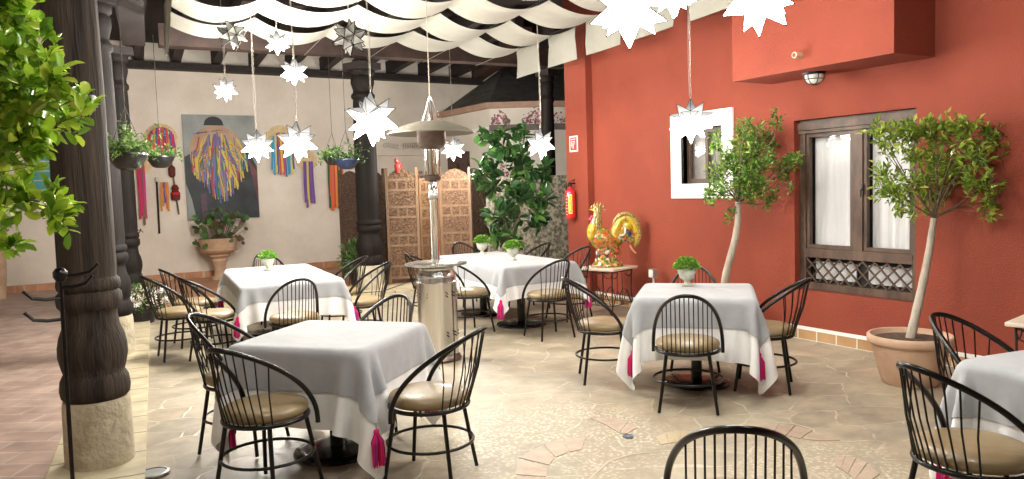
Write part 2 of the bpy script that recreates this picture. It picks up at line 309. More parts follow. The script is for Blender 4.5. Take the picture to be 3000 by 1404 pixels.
# ------------------------------------------------------------------ SETTING
struct(MB().add([(-150,-150,-.03),(150,-150,-.03),(150,150,-.03),(-150,150,-.03)], [(0,1,2,3)]).build('ground', M['groundm']))
struct(MB().add([(-.15,-6,0),(14,-6,0),(14,11.35,0),(.5,11.35,0)], [(0,1,2,3)]).build('courtyard_floor', M['stone']))
def kx(y): return .32 + (y-4.89)*.0935        # kerb line of the left gallery
kb = MB()
kb.prism([(kx(-6)-.52, -6), (kx(-6), -6), (kx(11.3), 11.3), (kx(11.3)-.52, 11.3)], -.02, .035)
struct(kb.build('gallery_kerb', M['kerb']))
kb = MB(); kb.box((kx(11.3)-.5, 11.304, -.02), (13, 12.1, .034)); struct(kb.build('back_kerb', M['kerb']))
struct(MB().add([(-8,-6,.031),(kx(-6)-.5,-6,.031),(kx(11.3)-.5,11.3,.031),(kx(16)-.5,16,.031),(-8,16,.031)], [(0,1,2,3,4)]).build('gallery_floor', M['brick']))
struct(MB().add([(kx(12)-.5,12.1,.03),(13,12.1,.03),(13,16,.03),(kx(16)-.5,16,.03)], [(0,1,2,3)]).build('terrace_floor', M['tile']))
# mosaic stones let into the floor
def motif(outer, inner, n, name, mt):
    mb = MB()
    def at(pl, t):
        t = t*(len(pl)-1); i = min(int(t), len(pl)-2); f = t-i
        a = np.array(G(*pl[i])); b2 = np.array(G(*pl[i+1])); return a*(1-f)+b2*f
    for k in range(n):
        a, b2 = (k+.06)/n, (k+.94)/n; q = [at(outer, a), at(outer, b2), at(inner, b2), at(inner, a)]
        mb.prism([(p[0], p[1]) for p in q][::-1], .0005, .004)
    return struct(mb.build(name, mt))
mo1 = mat('rose_flagstone', (.37, .275, .205), (.46, .365, .285), .5, scale=9, bump=.2); mo2 = mat('ochre_flagstone', (.42, .33, .21), (.50, .41, .28), .5, scale=7, bump=.2)
motif([(1525,1440),(1512,1395),(1516,1345),(1590,1305),(1650,1287),(1720,1282)], [(1600,1440),(1600,1400),(1608,1365),(1625,1342),(1665,1326),(1706,1318)], 5, 'mosaic_crescent', mo1)
motif([(1729,1228),(1790,1222),(1845,1235),(1866,1256)], [(1775,1246),(1795,1258),(1815,1270),(1838,1272)], 3, 'mosaic_crescent', mo1)
motif([(1919,1284),(1950,1268),(1995,1263),(2030,1266)], [(1935,1304),(1960,1300),(1990,1296),(2025,1293)], 3, 'mosaic_crescent', mo2)
motif([(2237,1244),(2300,1245),(2360,1253),(2466,1293)], [(2232,1262),(2280,1272),(2330,1284),(2400,1293)], 4, 'mosaic_crescent', mo1)
motif([(2440,1342),(2490,1336),(2530,1350),(2580,1392)], [(2450,1368),(2470,1380),(2500,1400),(2520,1430)], 4, 'mosaic_crescent', mo1)
motif([(2080,1262),(2130,1252),(2180,1247),(2228,1246)], [(2090,1278),(2130,1272),(2180,1268),(2222,1264)], 3, 'mosaic_crescent', mo2)
# thin curved grout line of the round inlay
rp = [G(x, y) for x, y in ((1700,1450),(1729,1402),(1784,1352),(1848,1332),(1942,1322),(2060,1318),(2180,1330),(2290,1352),(2390,1392),(2440,1440))]
mb = MB(); vs = []
for i, p in enumerate(rp):
    t = rp[min(i+1, len(rp)-1)]-rp[max(i-1, 0)]; nrm = np.array([-t[1], t[0], 0])/np.linalg.norm(t)*.007
    vs += [(*(p-nrm)[:2], .003), (*(p+nrm)[:2], .003)]
mb.add(vs, [(2*i, 2*i+2, 2*i+3, 2*i+1) for i in range(len(rp)-1)]); struct(mb.build('inlay_joint', mat('pale_grout', (.46, .40, .31), (.54, .47, .37), .8, scale=12)))

# ------------------------------------------------------------------ far white wall
WY = 16.
mb = MB(); nx0, nx1, nz1 = 5.95, 7.25, 2.42
for a, b2 in (((-9, WY, -.02), (nx0, WY+.35, 6)), ((nx0, WY, nz1), (nx1, WY+.35, 6)), ((nx1, WY, -.02), (14, WY+.35, 6)), ((nx0, WY+.14, -.02), (nx1, WY+.35, nz1))): mb.box(a, b2)
fw = tag(mb.build('plaster_wall', M['cream']), 'long cream plastered back wall behind the painting and ribbon hats', 'wall')
MB().box((-9, WY-.03, .03), (7.6, WY-.001, .16)).build('skirting', M['tile'], fw)
def sprig(mb, x, z, y, s, flip=1, col=(.35,.27,.2)):
    pts = [(x+flip*s*t, y, z+.05*s*math.sin(t*5)) for t in np.linspace(0, 1, 8)]; mb.tube(pts, .003, 4, col=col)
    for i, p in enumerate(pts[1:]):
        for sg in (-1, 1):
            a = (p[0], y, p[2]); mb.add([a, (p[0]+flip*.012, y-.002, p[2]+sg*.035), (p[0]+flip*.055, y, p[2]+sg*.065), (p[0]+flip*.035, y-.002, p[2]+sg*.025)], [(0,1,2,3),(3,2,1,0)], col)
mb = MB()
for i, (sx, fl) in enumerate(((1115,1),(1172,1),(1230,-1),(1275,-1),(1200,1))):
    p = PY(sx, 428, WY); sprig(mb, p[0], p[2], WY-.006, .38, fl, (.30,.26,.20))
mb.build('stencilled_vine', M['paint'], fw, colattr=True)
# teal shutter at far left on the wall
p0, p1 = PY(88, 470, WY), PY(126, 572, WY)
t = empty('wall_shutter', (p0[0], WY, p1[2]), 0, 'narrow teal painted shutter on the far wall left of the nearest column', 'shutter')
mb = MB(); mb.box((0, -.04, 0), (.36, -.001, p0[2]-p1[2]+.1)); mb.build('panel', M['teal'], t)
mb = MB(); 
for k in range(5): mb.box((.03, -.055, .08+k*.17), (.33, -.041, .1+k*.17))
mb.build('slat_trim', M['grey'], t)
# unseen side wall of the left gallery, added to bounce light
tag(MB().box((-4.6, -6, -.02), (-4.3, 15.99, 5)).build('plaster_wall', M['cream']), 'unseen cream wall closing the brick floored gallery on the left, added for bounced light', 'wall')
# ledger and rafters of the back gallery
led = MB(); a = PY(300, 200, 15.88); led.box((-9, 15.76, 4.06), (8.62, 15.999, 4.19))
tag(led.build('wall_ledger', M['beam']), 'long dark timber ledger fixed along the top of the cream wall', 'beam')
raf_x = [.55, 1.26, 1.9, 2.62, 3.33, 4.06, 4.78, 5.5, 6.26, 7.03, 7.81, 8.4]
proto = None
rl = ['leftmost', 'second', 'third', 'fourth', 'fifth', 'sixth', 'seventh', 'eighth', 'ninth', 'tenth', 'eleventh', 'twelfth']
for i, x in enumerate(raf_x):
    if proto is None:
        mb = MB(); mb.bar((0, 0, .14), (-.36, -4.9, .26), .16, .27); proto = o = mb.build('rafter', M['beam'])
    else: o = proto.copy(); C.objects.link(o)
    o.location = (x+.13, 15.98, 4.195)
    tag(o, '%s dark rafter from the left, resting on the timber ledger of the cream wall' % rl[i].capitalize(), 'rafter', 'rafters of the back gallery')
mb = MB(); mb.bar((2.2, 16.0, 4.60), (1.8, 10.9, 4.74), 24, .06); tag(mb.build('gallery_roof', M['beam']), 'dark boarded roof over the back gallery rafters', 'roof')
mb = MB(); mb.bar((-2.2, 10.9, 4.62), (-3.7, -5, 4.62), 6.6, .06)
tag(mb.build('gallery_roof', M['beam']), 'dark boarded roof over the left gallery columns', 'roof')
# head beams over the columns
mb = MB(); mb.bar((1.3, 11.9, 3.92), (8.9, 11.5, 3.92), .26, .30); tag(mb.build('head_beam', mat('brown_beam_wood', (.022, .012, .009), (.055, .030, .021), .6, scale=3)), 'reddish brown head beam over the middle column', 'beam')
mb = MB(); mb.bar((.95, 11.5, 3.86), (-.55, -5, 3.86), .28, .34); tag(mb.build('head_beam', M['beam']), 'dark head beam running over the near left columns', 'beam')
mb = MB(); p = PY(1487, 190, 15.0); mb.bar((8.62, 15.99, 4.36), (7.3, 11.7, 4.30), .26, .36); tag(mb.build('head_beam', M['beamr']), 'thick reddish brown slanting beam at the right end of the ledger', 'beam')
mb = MB(); mb.bar((9.4, 15.9, 4.33), (8.5, 11.6, 4.4), .24, .34); tag(mb.build('head_beam', M['beam']), 'short dark beam right of the thick slanting beam', 'beam')

# ------------------------------------------------------------------ turned timber columns
def column(cx, cy, k, label, mt, grp='turned timber columns round the courtyard', lean=0.):
    t = empty('timber_column', (cx, cy, .03), rad(20), label, 'column', grp)
    mb = MB(); mb.lathe([(.205*k, -.03), (.205*k, .05), (.20*k, .36), (.192*k, .40), (.17*k, .402)], 32)
    s = mb.build('stone_base', M['base'], t, smooth=True)
    pr = [(.18, .402), (.2, .42), (.207, .46), (.2, .52), (.185, .55), (.178, .56), (.19, .60), (.203, .66), (.202, .72), (.19, .78), (.166, .84), (.157, .90), (.158, .93), (.172, .945), (.188, .965), (.192, 1.0), (.188, 1.035), (.172, 1.05), (.17, 1.055), (.182, 1.065), (.187, 1.09), (.182, 1.12), (.168, 1.13),
          (.166, 1.14), (.170, 1.2), (.166, 2.2), (.155, 3.0), (.150, 3.08), (.172, 3.10), (.178, 3.13), (.172, 3.16), (.15, 3.18), (.142, 3.22), (.158, 3.28), (.175, 3.34), (.17, 3.42), (.15, 3.45), (.185, 3.48), (.19, 3.52), (.185, 3.55)]
    mb = MB(); mb.lathe([(r*k, z) for r, z in pr], 36); mb.build('turned_shaft', mt, t, smooth=True, angle=50)
    mb = MB(); mb.box((-.2*k, -.2*k, 3.552), (.2*k, .2*k, 3.66)); mb.build('capital_block', M['beam'], t)
    return t
column(.10, 5.20, .93, 'nearest thick dark turned column with cream stone base, beside the bright green tree', M['woodlt'])
column(.37, 8.78, .93, 'second dark turned column standing behind the nearest one', M['wood'])
column(.72, 11.75, .90, 'dark turned corner column with scalloped edges behind the two near columns', M['wood'])
column(4.27, 11.85, 1.08, 'dark turned column with speckled stone base in front of the carved folding screen', M['wood'])
p = DP(1606, 400, 13.6)
column(p[0], p[1], .72, 'dark turned column in the gap left of the red building, against the night sky', M['wood'])

# ------------------------------------------------------------------ red building
RX = 6.36
wy0, wy1, wz0, wz1 = 3.88, 5.15, .50, 2.20           # big window opening
sy0, sy1, sz0, sz1 = 6.10, 6.74, 1.60, 2.24          # small window inner opening
ys = [-5, wy0, wy1, sy0, sy1, 9.0]; zs = [-.02, wz0, sz0, wz1, sz1, 6.5]
mb = MB()
for i in range(5):
    for j in range(5):
        y0_, y1_, z0_, z1_ = ys[i], ys[i+1], zs[j], zs[j+1]
        ym, zm = (y0_+y1_)/2, (z0_+z1_)/2
        if (wy0 < ym < wy1 and wz0 < zm < wz1) or (sy0 < ym < sy1 and sz0 < zm < sz1): continue
        mb.add([(RX,y0_,z0_),(RX,y1_,z0_),(RX,y1_,z1_),(RX,y0_,z1_)], [(0,3,2,1)])
for (a, b2, c_, d_, dep) in ((wy0, wy1, wz0, wz1, .2), (sy0, sy1, sz0, sz1, .2)):
    X2 = RX+dep
    mb.add([(RX,a,c_),(X2,a,c_),(X2,b2,c_),(RX,b2,c_),(RX,a,d_),(X2,a,d_),(X2,b2,d_),(RX,b2,d_)], [(0,1,2,3),(4,7,6,5),(0,4,5,1),(3,2,6,7)])
mb.add([(RX,9,-.02),(11,9,-.02),(11,9,6.5),(RX,9,6.5)], [(0,1,2,3)]); mb.add([(RX,-5,6.5),(RX,9,6.5),(11,9,6.5),(11,-5,6.5)], [(0,1,2,3)])
mb.add([(11,-5,-.02),(11,9,-.02),(11,9,6.5),(11,-5,6.5)], [(0,1,2,3)]); mb.add([(RX,-5,-.02),(11,-5,-.02),(11,-5,6.5),(RX,-5,6.5)], [(3,2,1,0)])
rb = empty('red_building', (0, 0, 0), 0, 'tall brick red stuccoed building filling the right side of the courtyard', 'building')
mb.build('wall', M['red'], rb)
MB().box((RX-.11, 8.50, -.01), (RX+.003, 9.003, 6.4)).build('corner_pilaster', M['redd'], rb)
bz = 2.60; bx = 5.79
MB().box((bx, 3.72, bz), (RX-.002, 5.42, 5.6)).build('jutting_bay', M['redd'], rb)
mb = MB(); mb.box((RX-.022, -5, .002), (RX-.001, 8.5, .105)); mb.box((RX-.132, 8.5, .002), (RX-.112, 9.0, .105)); mb.build('skirting_tile', mat('ochre_tile', (.36, .20, .085), (.50, .30, .14), .6, scale=2.2), rb)
mb = MB(); mb.box((RX-.0243, -4.95, .0025), (RX-.0221, 8.45, .009))
for k in range(60): y_ = -4.9+.222*k; mb.box((RX-.0248, y_, .003), (RX-.0223, y_+.012, .104))
mb.build('skirting_joints', M['cream2'], rb)
mb = MB(); mb.box((RX-.03, -5, .105), (RX-.001, 8.5, .135)); mb.box((RX-.14, 8.48, .106), (RX-.112, 9.0, .136)); mb.build('skirting_cap', M['white'], rb)
p = G(2333, 162, 2.78)
p = PX(2333, 162, bx-.06)
mb = MB(); mb.tube([(bx-.09, p[1], p[2]), (bx+.02, p[1], p[2])], [.028, .028], 14); sp_ = mb.build('drain_spout', M['terra'], rb, smooth=True)
MB().tube([(bx-.0905, p[1], p[2]), (bx-.086, p[1], p[2])], .019, 12).build('spout_hole', M['redd'], sp_)
# big window (recessed)
wf = MB(); fx = RX+.075; ft = .09
def fr(mb, y0_, y1_, z0_, z1_, w, x0_, x1_):
    mb.box((x0_, y0_, z0_), (x1_, y0_+w, z1_)); mb.box((x0_, y1_-w, z0_), (x1_, y1_, z1_)); mb.box((x0_, y0_+w, z1_-w), (x1_, y1_-w, z1_)); mb.box((x0_, y0_+w, z0_), (x1_, y1_-w, z0_+w))
fr(wf, wy0+.004, wy1-.004, wz0+.004, wz1-.004, .07, fx, fx+.08)
mid = (wy0+wy1)/2-.02; wf.box((fx+.001, mid-.05, wz0+.42), (fx+.079, mid+.05, wz1-.075)); wf.box((fx-.004, wy0+.075, wz0+.33), (fx+.081, wy1-.075, wz0+.42))
wf.box((fx-.03, wy0+.004, wz1-.10), (fx-.001, wy1-.004, wz1-.03)); wf.box((fx-.018, wy0+.004, wz1-.135), (fx-.001, wy1-.004, wz1-.105))
wo = wf.build('window_frame', M['winwood'], rb)
for (a, b2) in ((mid+.052, wy1-.076), (wy0+.076, mid-.052)):
    s = MB(); fr(s, a, b2, wz0+.422, wz1-.14, .035, fx+.015, fx+.06); s.build('sash', M['winwood'], wo)
    cm = MB(); n = 46; vs = []
    for i in range(n+1):
        y = a+.03+(b2-a-.06)*i/n; dx = .005*math.sin(i*.55)+.003*math.sin(i*.9+a*9)
        vs += [(fx+.11+dx, y, wz0+.43), (fx+.11+dx*.7, y, wz1-.15)]
    cm.add(vs, [(2*i, 2*i+1, 2*i+3, 2*i+2) for i in range(n)]); cm.build('net_curtain', M['curtain'], wo, smooth=True)
    gl = MB(); gl.add([(fx+.04, a+.035, wz0+.45), (fx+.04, b2-.035, wz0+.45), (fx+.04, b2-.035, wz1-.17), (fx+.04, a+.035, wz1-.17)], [(0,1,2,3)])
g2, nt, b = nodes('window_glass'); nt.nodes.remove(b)
gl_ = nt.nodes.new('ShaderNodeBsdfGlossy'); gl_.inputs['Roughness'].default_value = .03; tr_ = nt.nodes.new('ShaderNodeBsdfTransparent'); fr_ = nt.nodes.new('ShaderNodeFresnel'); fr_.inputs[0].default_value = 1.25; mx_ = nt.nodes.new('ShaderNodeMixShader')
nt.links.new(fr_.outputs[0], mx_.inputs[0]); nt.links.new(tr_.outputs[0], mx_.inputs[1]); nt.links.new(gl_.outputs[0], mx_.inputs[2]); nt.links.new(mx_.outputs[0], nt.nodes['Material Output'].inputs[0]); M['pane'] = g2
for (a, b2) in ((mid+.09, wy1-.113), (wy0+.113, mid-.09)):
    MB().add([(fx+.04, a, wz0+.455), (fx+.04, b2, wz0+.455), (fx+.04, b2, wz1-.175), (fx+.04, a, wz1-.175)], [(0,1,2,3)]).build('pane', M['pane'], wo)
h = MB(); h.box((fx-.005, mid-.062, wz0+.95), (fx+.01, mid-.045, wz0+1.05)); h.tube([(fx-.01, mid-.055, wz0+1.0), (fx-.03, mid-.055, wz0+1.0), (fx-.03, mid-.055, wz0+.93)], .006, 6); h.build('latch', M['black'], wo)
lt = MB(); z0_, z1_ = wz0+.075, wz0+.33; n = 9; wdt = (wy1-wy0-.15); hh = z1_-z0_
for i in range(-3, n+3):
    for sg in (1, -1):
        ya = wy0+.075+wdt*i/n; yb = ya+sg*hh*1.0
        # clip to the opening
        t0, t1 = 0., 1.
        lo_, hi_ = wy0+.075, wy1-.075
        if yb != ya:
            ta, tb = (lo_-ya)/(yb-ya), (hi_-ya)/(yb-ya); t0, t1 = max(0, min(ta, tb)), min(1, max(ta, tb))
        if t1-t0 < .05: continue
        xo = fx+.015 if sg > 0 else fx+.030
        lt.bar((xo, ya+(yb-ya)*t0, z0_+hh*t0), (xo, ya+(yb-ya)*t1, z0_+hh*t1), .014, .014, up=(1, 0, 0))
lt.build('lattice', M['winwood'], wo)
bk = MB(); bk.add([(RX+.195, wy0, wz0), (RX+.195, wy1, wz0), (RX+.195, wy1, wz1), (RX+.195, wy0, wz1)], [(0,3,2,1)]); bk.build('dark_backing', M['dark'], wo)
for (a, b2) in ((mid+.07, wy1-.13), (wy0+.13, mid-.06)):
    MB().box((fx+.085, a, z0_+.03), (fx+.10, b2, z1_-.05)).build('lower_curtain', M['curtain'], wo)
# small white framed window
wb = MB(); o0, o1, q0, q1 = 5.94, 6.92, 1.43, 2.42
wb.box((RX-.03, o0, q0), (RX-.002, sy0, q1)); wb.box((RX-.03, sy1, q0), (RX-.002, o1, q1)); wb.box((RX-.03, sy0, q0), (RX-.002, sy1, sz0)); wb.box((RX-.03, sy0, sz1), (RX-.002, sy1, q1))
wb.add([(RX-.029,sy0,sz0),(RX+.12,sy0,sz0),(RX+.12,sy1,sz0),(RX-.029,sy1,sz0),(RX-.029,sy0,sz1),(RX+.12,sy0,sz1),(RX+.12,sy1,sz1),(RX-.029,sy1,sz1)], [(0,1,2,3),(4,7,6,5),(0,4,5,1),(3,2,6,7)])
wb.v = [(x, min(max(y, sy0+.002), sy1-.002) if False else y, z) for x, y, z in wb.v]
sw = wb.build('window_surround', M['white'], rb)
f2 = MB(); fr(f2, sy0+.005, sy1-.005, sz0+.005, sz1-.005, .05, RX+.06, RX+.11); f2.box((RX+.062, (sy0+sy1)/2-.02, sz0+.055), (RX+.108, (sy0+sy1)/2+.02, sz1-.055)); f2.build('small_window_frame', M['winwood'], sw)
MB().box((RX+.115, sy0, sz0), (RX+.12, sy1, sz1)).build('blind', mat('grey_blind', (.16, .15, .14), (.24, .22, .2), .5, scale=4), sw)
MB().add([(RX+.085, sy0+.05, sz0+.05), (RX+.085, sy1-.05, sz0+.05), (RX+.085, sy1-.05, sz1-.05), (RX+.085, sy0+.05, sz1-.05)], [(0,1,2,3)]).build('pane', M['pane'], sw)

# bulkhead lamp under the bay (unlit)
p = G(2428, 216, bz)
t = empty('bulkhead_lamp', (6.08, p[1], bz-.001), 0, 'round caged bulkhead lamp, unlit, under the jutting red bay', 'lamp')
MB().lathe([(.0, -.022), (.10, -.022), (.105, -.012), (.105, 0), (0, 0)], 28).build('housing', M['black'], t, smooth=True)
MB().lathe([(.0, -.105), (.03, -.103), (.06, -.09), (.082, -.06), (.088, -.023)], 24).build('glass_dome', M['lamp'], t, smooth=True)
mb = MB()
for k in range(3):
    a = PI*k/3; mb.tube([(math.cos(a)*.094*math.cos(w), math.sin(a)*.094*math.cos(w), -.022-.09*math.sin(w)) for w in np.linspace(0, PI, 13)], .004, 5)
mb.tube([(.085*math.cos(w), .085*math.sin(w), -.062) for w in np.linspace(0, 2*PI, 25)[:-1]], .004, 5, closed=True); mb.build('wire_cage', M['black'], t)

# ------------------------------------------------------------------ pavilion beside the far wall
PA, PB, PC, PD = (7.63, 16.), (7.74, 13.88), (8.78, 13.29), (10.6, 13.0)
pv = empty('kitchen_pavilion', (7.7, 13.9, 0), 0, 'pale plastered pavilion with brown cornice and stencilled flowers behind the tall bush', 'building')
def L_(p): return (p[0]-7.7, p[1]-13.9)
def wallseg(mb, a, b2, z0_, z1_):
    a, b2 = L_(a), L_(b2); mb.add([(*a, z0_), (*b2, z0_), (*b2, z1_), (*a, z1_)], [(0,1,2,3)])
mb = MB(); dY0, dY1 = 14.77, 16.04      # doorway in the left face
def onl(y): f = (16-y)/(16-13.88); return (7.63+.11*f, y)
wallseg(mb, PA, onl(dY1), 0, 3.3); wallseg(mb, onl(dY1), onl(dY0), 2.45, 3.3); wallseg(mb, onl(dY0), PB, 0, 3.3); wallseg(mb, PB, PC, 0, 3.3); wallseg(mb, PC, PD, 0, 3.3)
mb.build('wall', M['cream2'], pv)
def band(pts, z0_, z1_, out, name, m_):
    mb = MB(); P = [np.array(L_(p)) for p in pts]; o = []
    for i, p in enumerate(P):
        t_ = P[min(i+1, len(P)-1)]-P[max(i-1, 0)]; nrm = np.array([t_[1], -t_[0]]); nrm /= np.linalg.norm(nrm)
        if nrm[1] > 0.: nrm = -nrm
        if i == 0: nrm = np.array([-1., -.05])
        o.append(p+nrm*out)
    for i in range(len(P)-1):
        a, b2, c_, d_ = P[i]*1., P[i+1]*1., o[i+1], o[i]
        mb.add([(*a, z0_), (*b2, z0_), (*c_, z0_), (*d_, z0_), (*a, z1_), (*b2, z1_), (*c_, z1_), (*d_, z1_)], [(0,1,2,3),(4,7,6,5),(3,2,6,7)])
    return mb.build(name, m_, pv)
band([PA, PB, PC, PD], 3.27, 3.39, .12, 'cornice', M['tan'])
band([PB, PC, PD], 2.80, 2.93, .03, 'painted_ledge', mat('ledge', (.12, .10, .09), (.17, .14, .12), .8))
band([PA, PB], 2.86, 2.90, .03, 'moulding', M['white'])
mb = MB(); mb.add([(*L_(PA), 3.40), (*L_(PB), 3.40), (*L_(PC), 3.40), (*L_(PD), 3.40), (*L_((11.5, 15.99)), 4.9), (*L_((9.3, 15.99)), 4.5)], [(0,1,5),(1,2,5),(2,3,4,5)]); mb.build('roof', M['roof'], pv)
d_ = MB(); a, b2 = L_(onl(dY1)), L_(onl(dY0)); d_.add([(a[0]+.12, a[1], 0), (b2[0]+.12, b2[1], 0), (b2[0]+.12, b2[1], 2.45), (a[0]+.12, a[1], 2.45)], [(0,1,2,3)])
do = d_.build('door', mat('reddish_door', (.07, .035, .03), (.13, .07, .055), .5, scale=5, stretch=(4,4,.5)), pv)
mb = MB()
for k in range(2):
    yy = a[1]+(b2[1]-a[1])*(.12+.46*k); mb.box((a[0]+.09, yy-.42 if False else min(yy, yy+(b2[1]-a[1])*.3), .3), (a[0]+.115, max(yy, yy+(b2[1]-a[1])*.3), 2.2))
mb.build('door_panel', M['winwood'], do)
# stencilled flowers
mb = MB(); rs = random.Random(4)
def flowers(P0, P1, z0_, z1_, n, mb, shape=True):
    a, b2 = np.array(L_(P0)), np.array(L_(P1)); t_ = (b2-a); nrm = np.array([t_[1], -t_[0]])/np.linalg.norm(t_)
    if nrm[1] > 0: nrm = -nrm
    for _ in range(n):
        f = rs.random(); z = z0_+(z1_-z0_)*rs.random()**1.4*(1-abs(f-.5)*1.2); p = a+t_*f+nrm*.006; r = rs.uniform(.012, .028)
        col = rs.choice([(.35,.10,.16),(.28,.08,.12),(.45,.2,.24),(.2,.14,.12)]); u = t_/np.linalg.norm(t_)
        mb.add([(*(p+u*r*math.cos(k*PI/3)), z+r*math.sin(k*PI/3)) for k in range(6)], [(0,1,2,3,4,5)], col)
def lerp(P, Q, f): return (P[0]+(Q[0]-P[0])*f, P[1]+(Q[1]-P[1])*f)
flowers(lerp(PB, PC, .02), lerp(PB, PC, .34), 2.95, 3.25, 90, mb); flowers(lerp(PB, PC, .55), lerp(PB, PC, 1), 2.95, 3.3, 130, mb); flowers(lerp(PC, PD, .0), lerp(PC, PD, .3), 2.95, 3.2, 50, mb)
flowers(lerp(PB, PC, .1), lerp(PB, PC, .7), 1.7, 2.6, 150, mb); flowers(lerp(PB, PC, .0), lerp(PB, PC, .3), 1.0, 1.7, 70, mb)
mb.build('stencilled_flowers', M['paint'], pv, colattr=True)
# carved stone garden wall
p = DP(1425, 620, 13.6); q = DP(1720, 620, 13.2)
tp = DP(1640, 513, 13.2)[2]
mb = MB(); mb.bar((p[0], p[1], tp/2), (q[0]+1.5, q[1]-.3, tp/2), .25, tp)
cw = tag(mb.build('carved_stone_wall', M['carvedstone']), 'low weathered carved stone wall between the tall bush and the red building', 'wall')

# ------------------------------------------------------------------ canopy strips
ZC = 3.7
wx0 = [1.0, 1.93, 2.92, 3.92, 4.87, 5.86]
def wx(i, y): return wx0[i]+.1*(y-8.)
nm = ['Leftmost', 'Second from the left', 'Third from the left', 'Fourth from the left', 'Fifth from the left', 'Rightmost']
for i in range(6):
    mb = MB(); mb.tube([(wx(i, 11.6)+.0, 11.6, ZC+.02), (wx(i, 2.0), 2.0, ZC+.02)], .005, 5)
    tag(mb.build('canopy_wire', M['chain']), '%s of the steel wires carrying the white canopy cloths' % nm[i], 'wire', 'wires carrying the canopy')
order = ['farthest', 'second farthest', 'third farthest', 'fourth farthest', 'third nearest', 'second nearest', 'nearest']
for k in range(7):
    yf = 9.98-1.03*k; w_ = .765; mb = MB(); nv = 7; pts = []
    for i in range(5):
        for t_ in np.linspace(0, 1, 17)[(1 if i else 0):]:
            sag = (.125+.02*math.sin(k*2.1+i*1.7))*(1-(2*t_-1)**2); pts.append((i, t_, sag))
    vs = []; rows = 0
    fl = [.0, .14, .28, .43]
    drop0 = [(0, 0, s) for s in (.34, .2, .08)]
    for (i, t_, s) in drop0:       # short gathered end on the left
        for j in range(nv):
            f = j/(nv-1); y = yf-w_*(.15+.35*f) - .02*math.sin(j*2.+s*20); vs.append((wx(0, y)-.02-.03*math.sin(j*1.9), y, ZC-s*(1+.35*math.sin(j*1.7)))) 
        rows += 1
    for (i, t_, s) in pts:
        for j in range(nv):
            f = j/(nv-1); y = yf-w_*f; x = wx(i, y)*(1-t_)+wx(i+1, y)*t_; vs.append((x, y, ZC-s*(1+.12*math.sin(f*PI*2+k))-.012*math.cos(f*PI*2)))
        rows += 1
    for s in fl[1:]:
        for j in range(nv):
            f = j/(nv-1); y = yf-w_*f; vs.append((wx(5, y)+.015*math.sin(s*9+k+f*3), y, ZC-s))
        rows += 1
    mb.add(vs, [(r*nv+j, r*nv+j+1, (r+1)*nv+j+1, (r+1)*nv+j) for r in range(rows-1) for j in range(nv-1)])
    tag(mb.build('canopy_cloth', M['canvas'], smooth=True, angle=80), 'off-white canopy cloth draped over the wires, the %s strip from the camera' % order[k], 'canopy cloth', 'canopy cloths draped overhead')

# ------------------------------------------------------------------ chairs
def rel(pts): return pts
def make_chair():
    t = empty('bistro_chair', (0, 0, 0))
    mb = MB(); mb.lathe([(0, .432), (.18, .432), (.208, .437), (.222, .45), (.226, .468), (.218, .487), (.19, .50), (.13, .508), (.06, .511), (0, .512)], 40)
    mb.build('seat', M['vinyl'], t, smooth=True, angle=70)
    mb = MB(); mb.tube([(.222*math.cos(a), .222*math.sin(a), .424) for a in np.linspace(0, 2*PI, 37)[:-1]], .0125, 8, closed=True); mb.build('seat_ring', M['black'], t, smooth=True, angle=80)
    for a in (45, 135, 225, 315):
        c_, s_ = math.cos(rad(a)), math.sin(rad(a)); mb = MB()
        mb.tube([(.205*c_, .205*s_, .418), (.245*c_, .245*s_, .2), (.282*c_, .282*s_, .006)], [.0125, .012, .0115], 8)
        l = mb.build('leg', M['black'], t, smooth=True, angle=60)
    mb = MB(); mb.tube([(.242*math.cos(a), .242*math.sin(a), .215) for a in np.linspace(0, 2*PI, 37)[:-1]], .009, 8, closed=True); mb.build('foot_ring', M['black'], t, smooth=True, angle=80)
    hp = []
    W_, Z0_, HH = .248, .40, .455; pw = 2.15
    def hy(h): return .12-.46*h**1.95
    for a in np.linspace(0, PI, 45):
        c_, s_ = math.cos(a), math.sin(a); x = math.copysign(abs(c_)**(2/pw), c_)*W_; h = abs(s_)**(2/pw); hp.append((x, hy(h), Z0_+HH*h))
    hp = [(W_, .12, .375)]+hp+[(-W_, .12, .375)]
    mb = MB(); mb.tube(hp, .0135, 10); hoop = mb.build('back_hoop', M['black'], t, smooth=True, angle=70)
    for k in range(12):
        x = -.168+.336*k/11; yb = -math.sqrt(.222**2-x*x); h = (1-(abs(x)/W_)**pw)**(1/pw)
        mb = MB(); mb.tube([(x, yb, .424), (x, (yb+hy(h))/2-.012, (.424+Z0_+HH*h)/2), (x, hy(h), Z0_+HH*h)], .0042, 6); mb.build('spindle', M['black'], hoop, smooth=True, angle=60)
    return t
chair0 = make_chair(); index_kids(chair0); used = [False]
def chair(x, y, face, label, group):
    if not used[0]: o = chair0; used[0] = True
    else: o = copy_tree(chair0)
    o.location = (float(x), float(y), 0.004); o.rotation_euler = (0, 0, rad(face-90))
    return tag(o, label, 'chair', group)
gA = 'chairs round the front left table'; gB = 'chairs round the long rear left table'; gC = 'chairs round the long rear middle table'; gD = 'chairs round the table by the red wall'; gE = 'chairs at the table cut by the right edge'
chair(.875, 4.17, 37, 'tan seated black chair at the front left table, nearest the dark column, back to us', gA)
chair(1.70, 3.86, 133, 'tan seated black chair right of the front left table, seen from the side', gA)
chair(.92, 5.05, -42, 'black chair behind the left corner of the front left table', gA)
chair(1.82, 4.93, 222, 'black chair behind the front left table, only its hoop showing beside the heater', gA)
chair(1.80, 7.12, 88, 'black chair at the near end of the long rear left table, back to us', gB)
chair(2.22, 9.85, 272, 'black chair at the far end of the rear left table, below the geranium wall', gB)
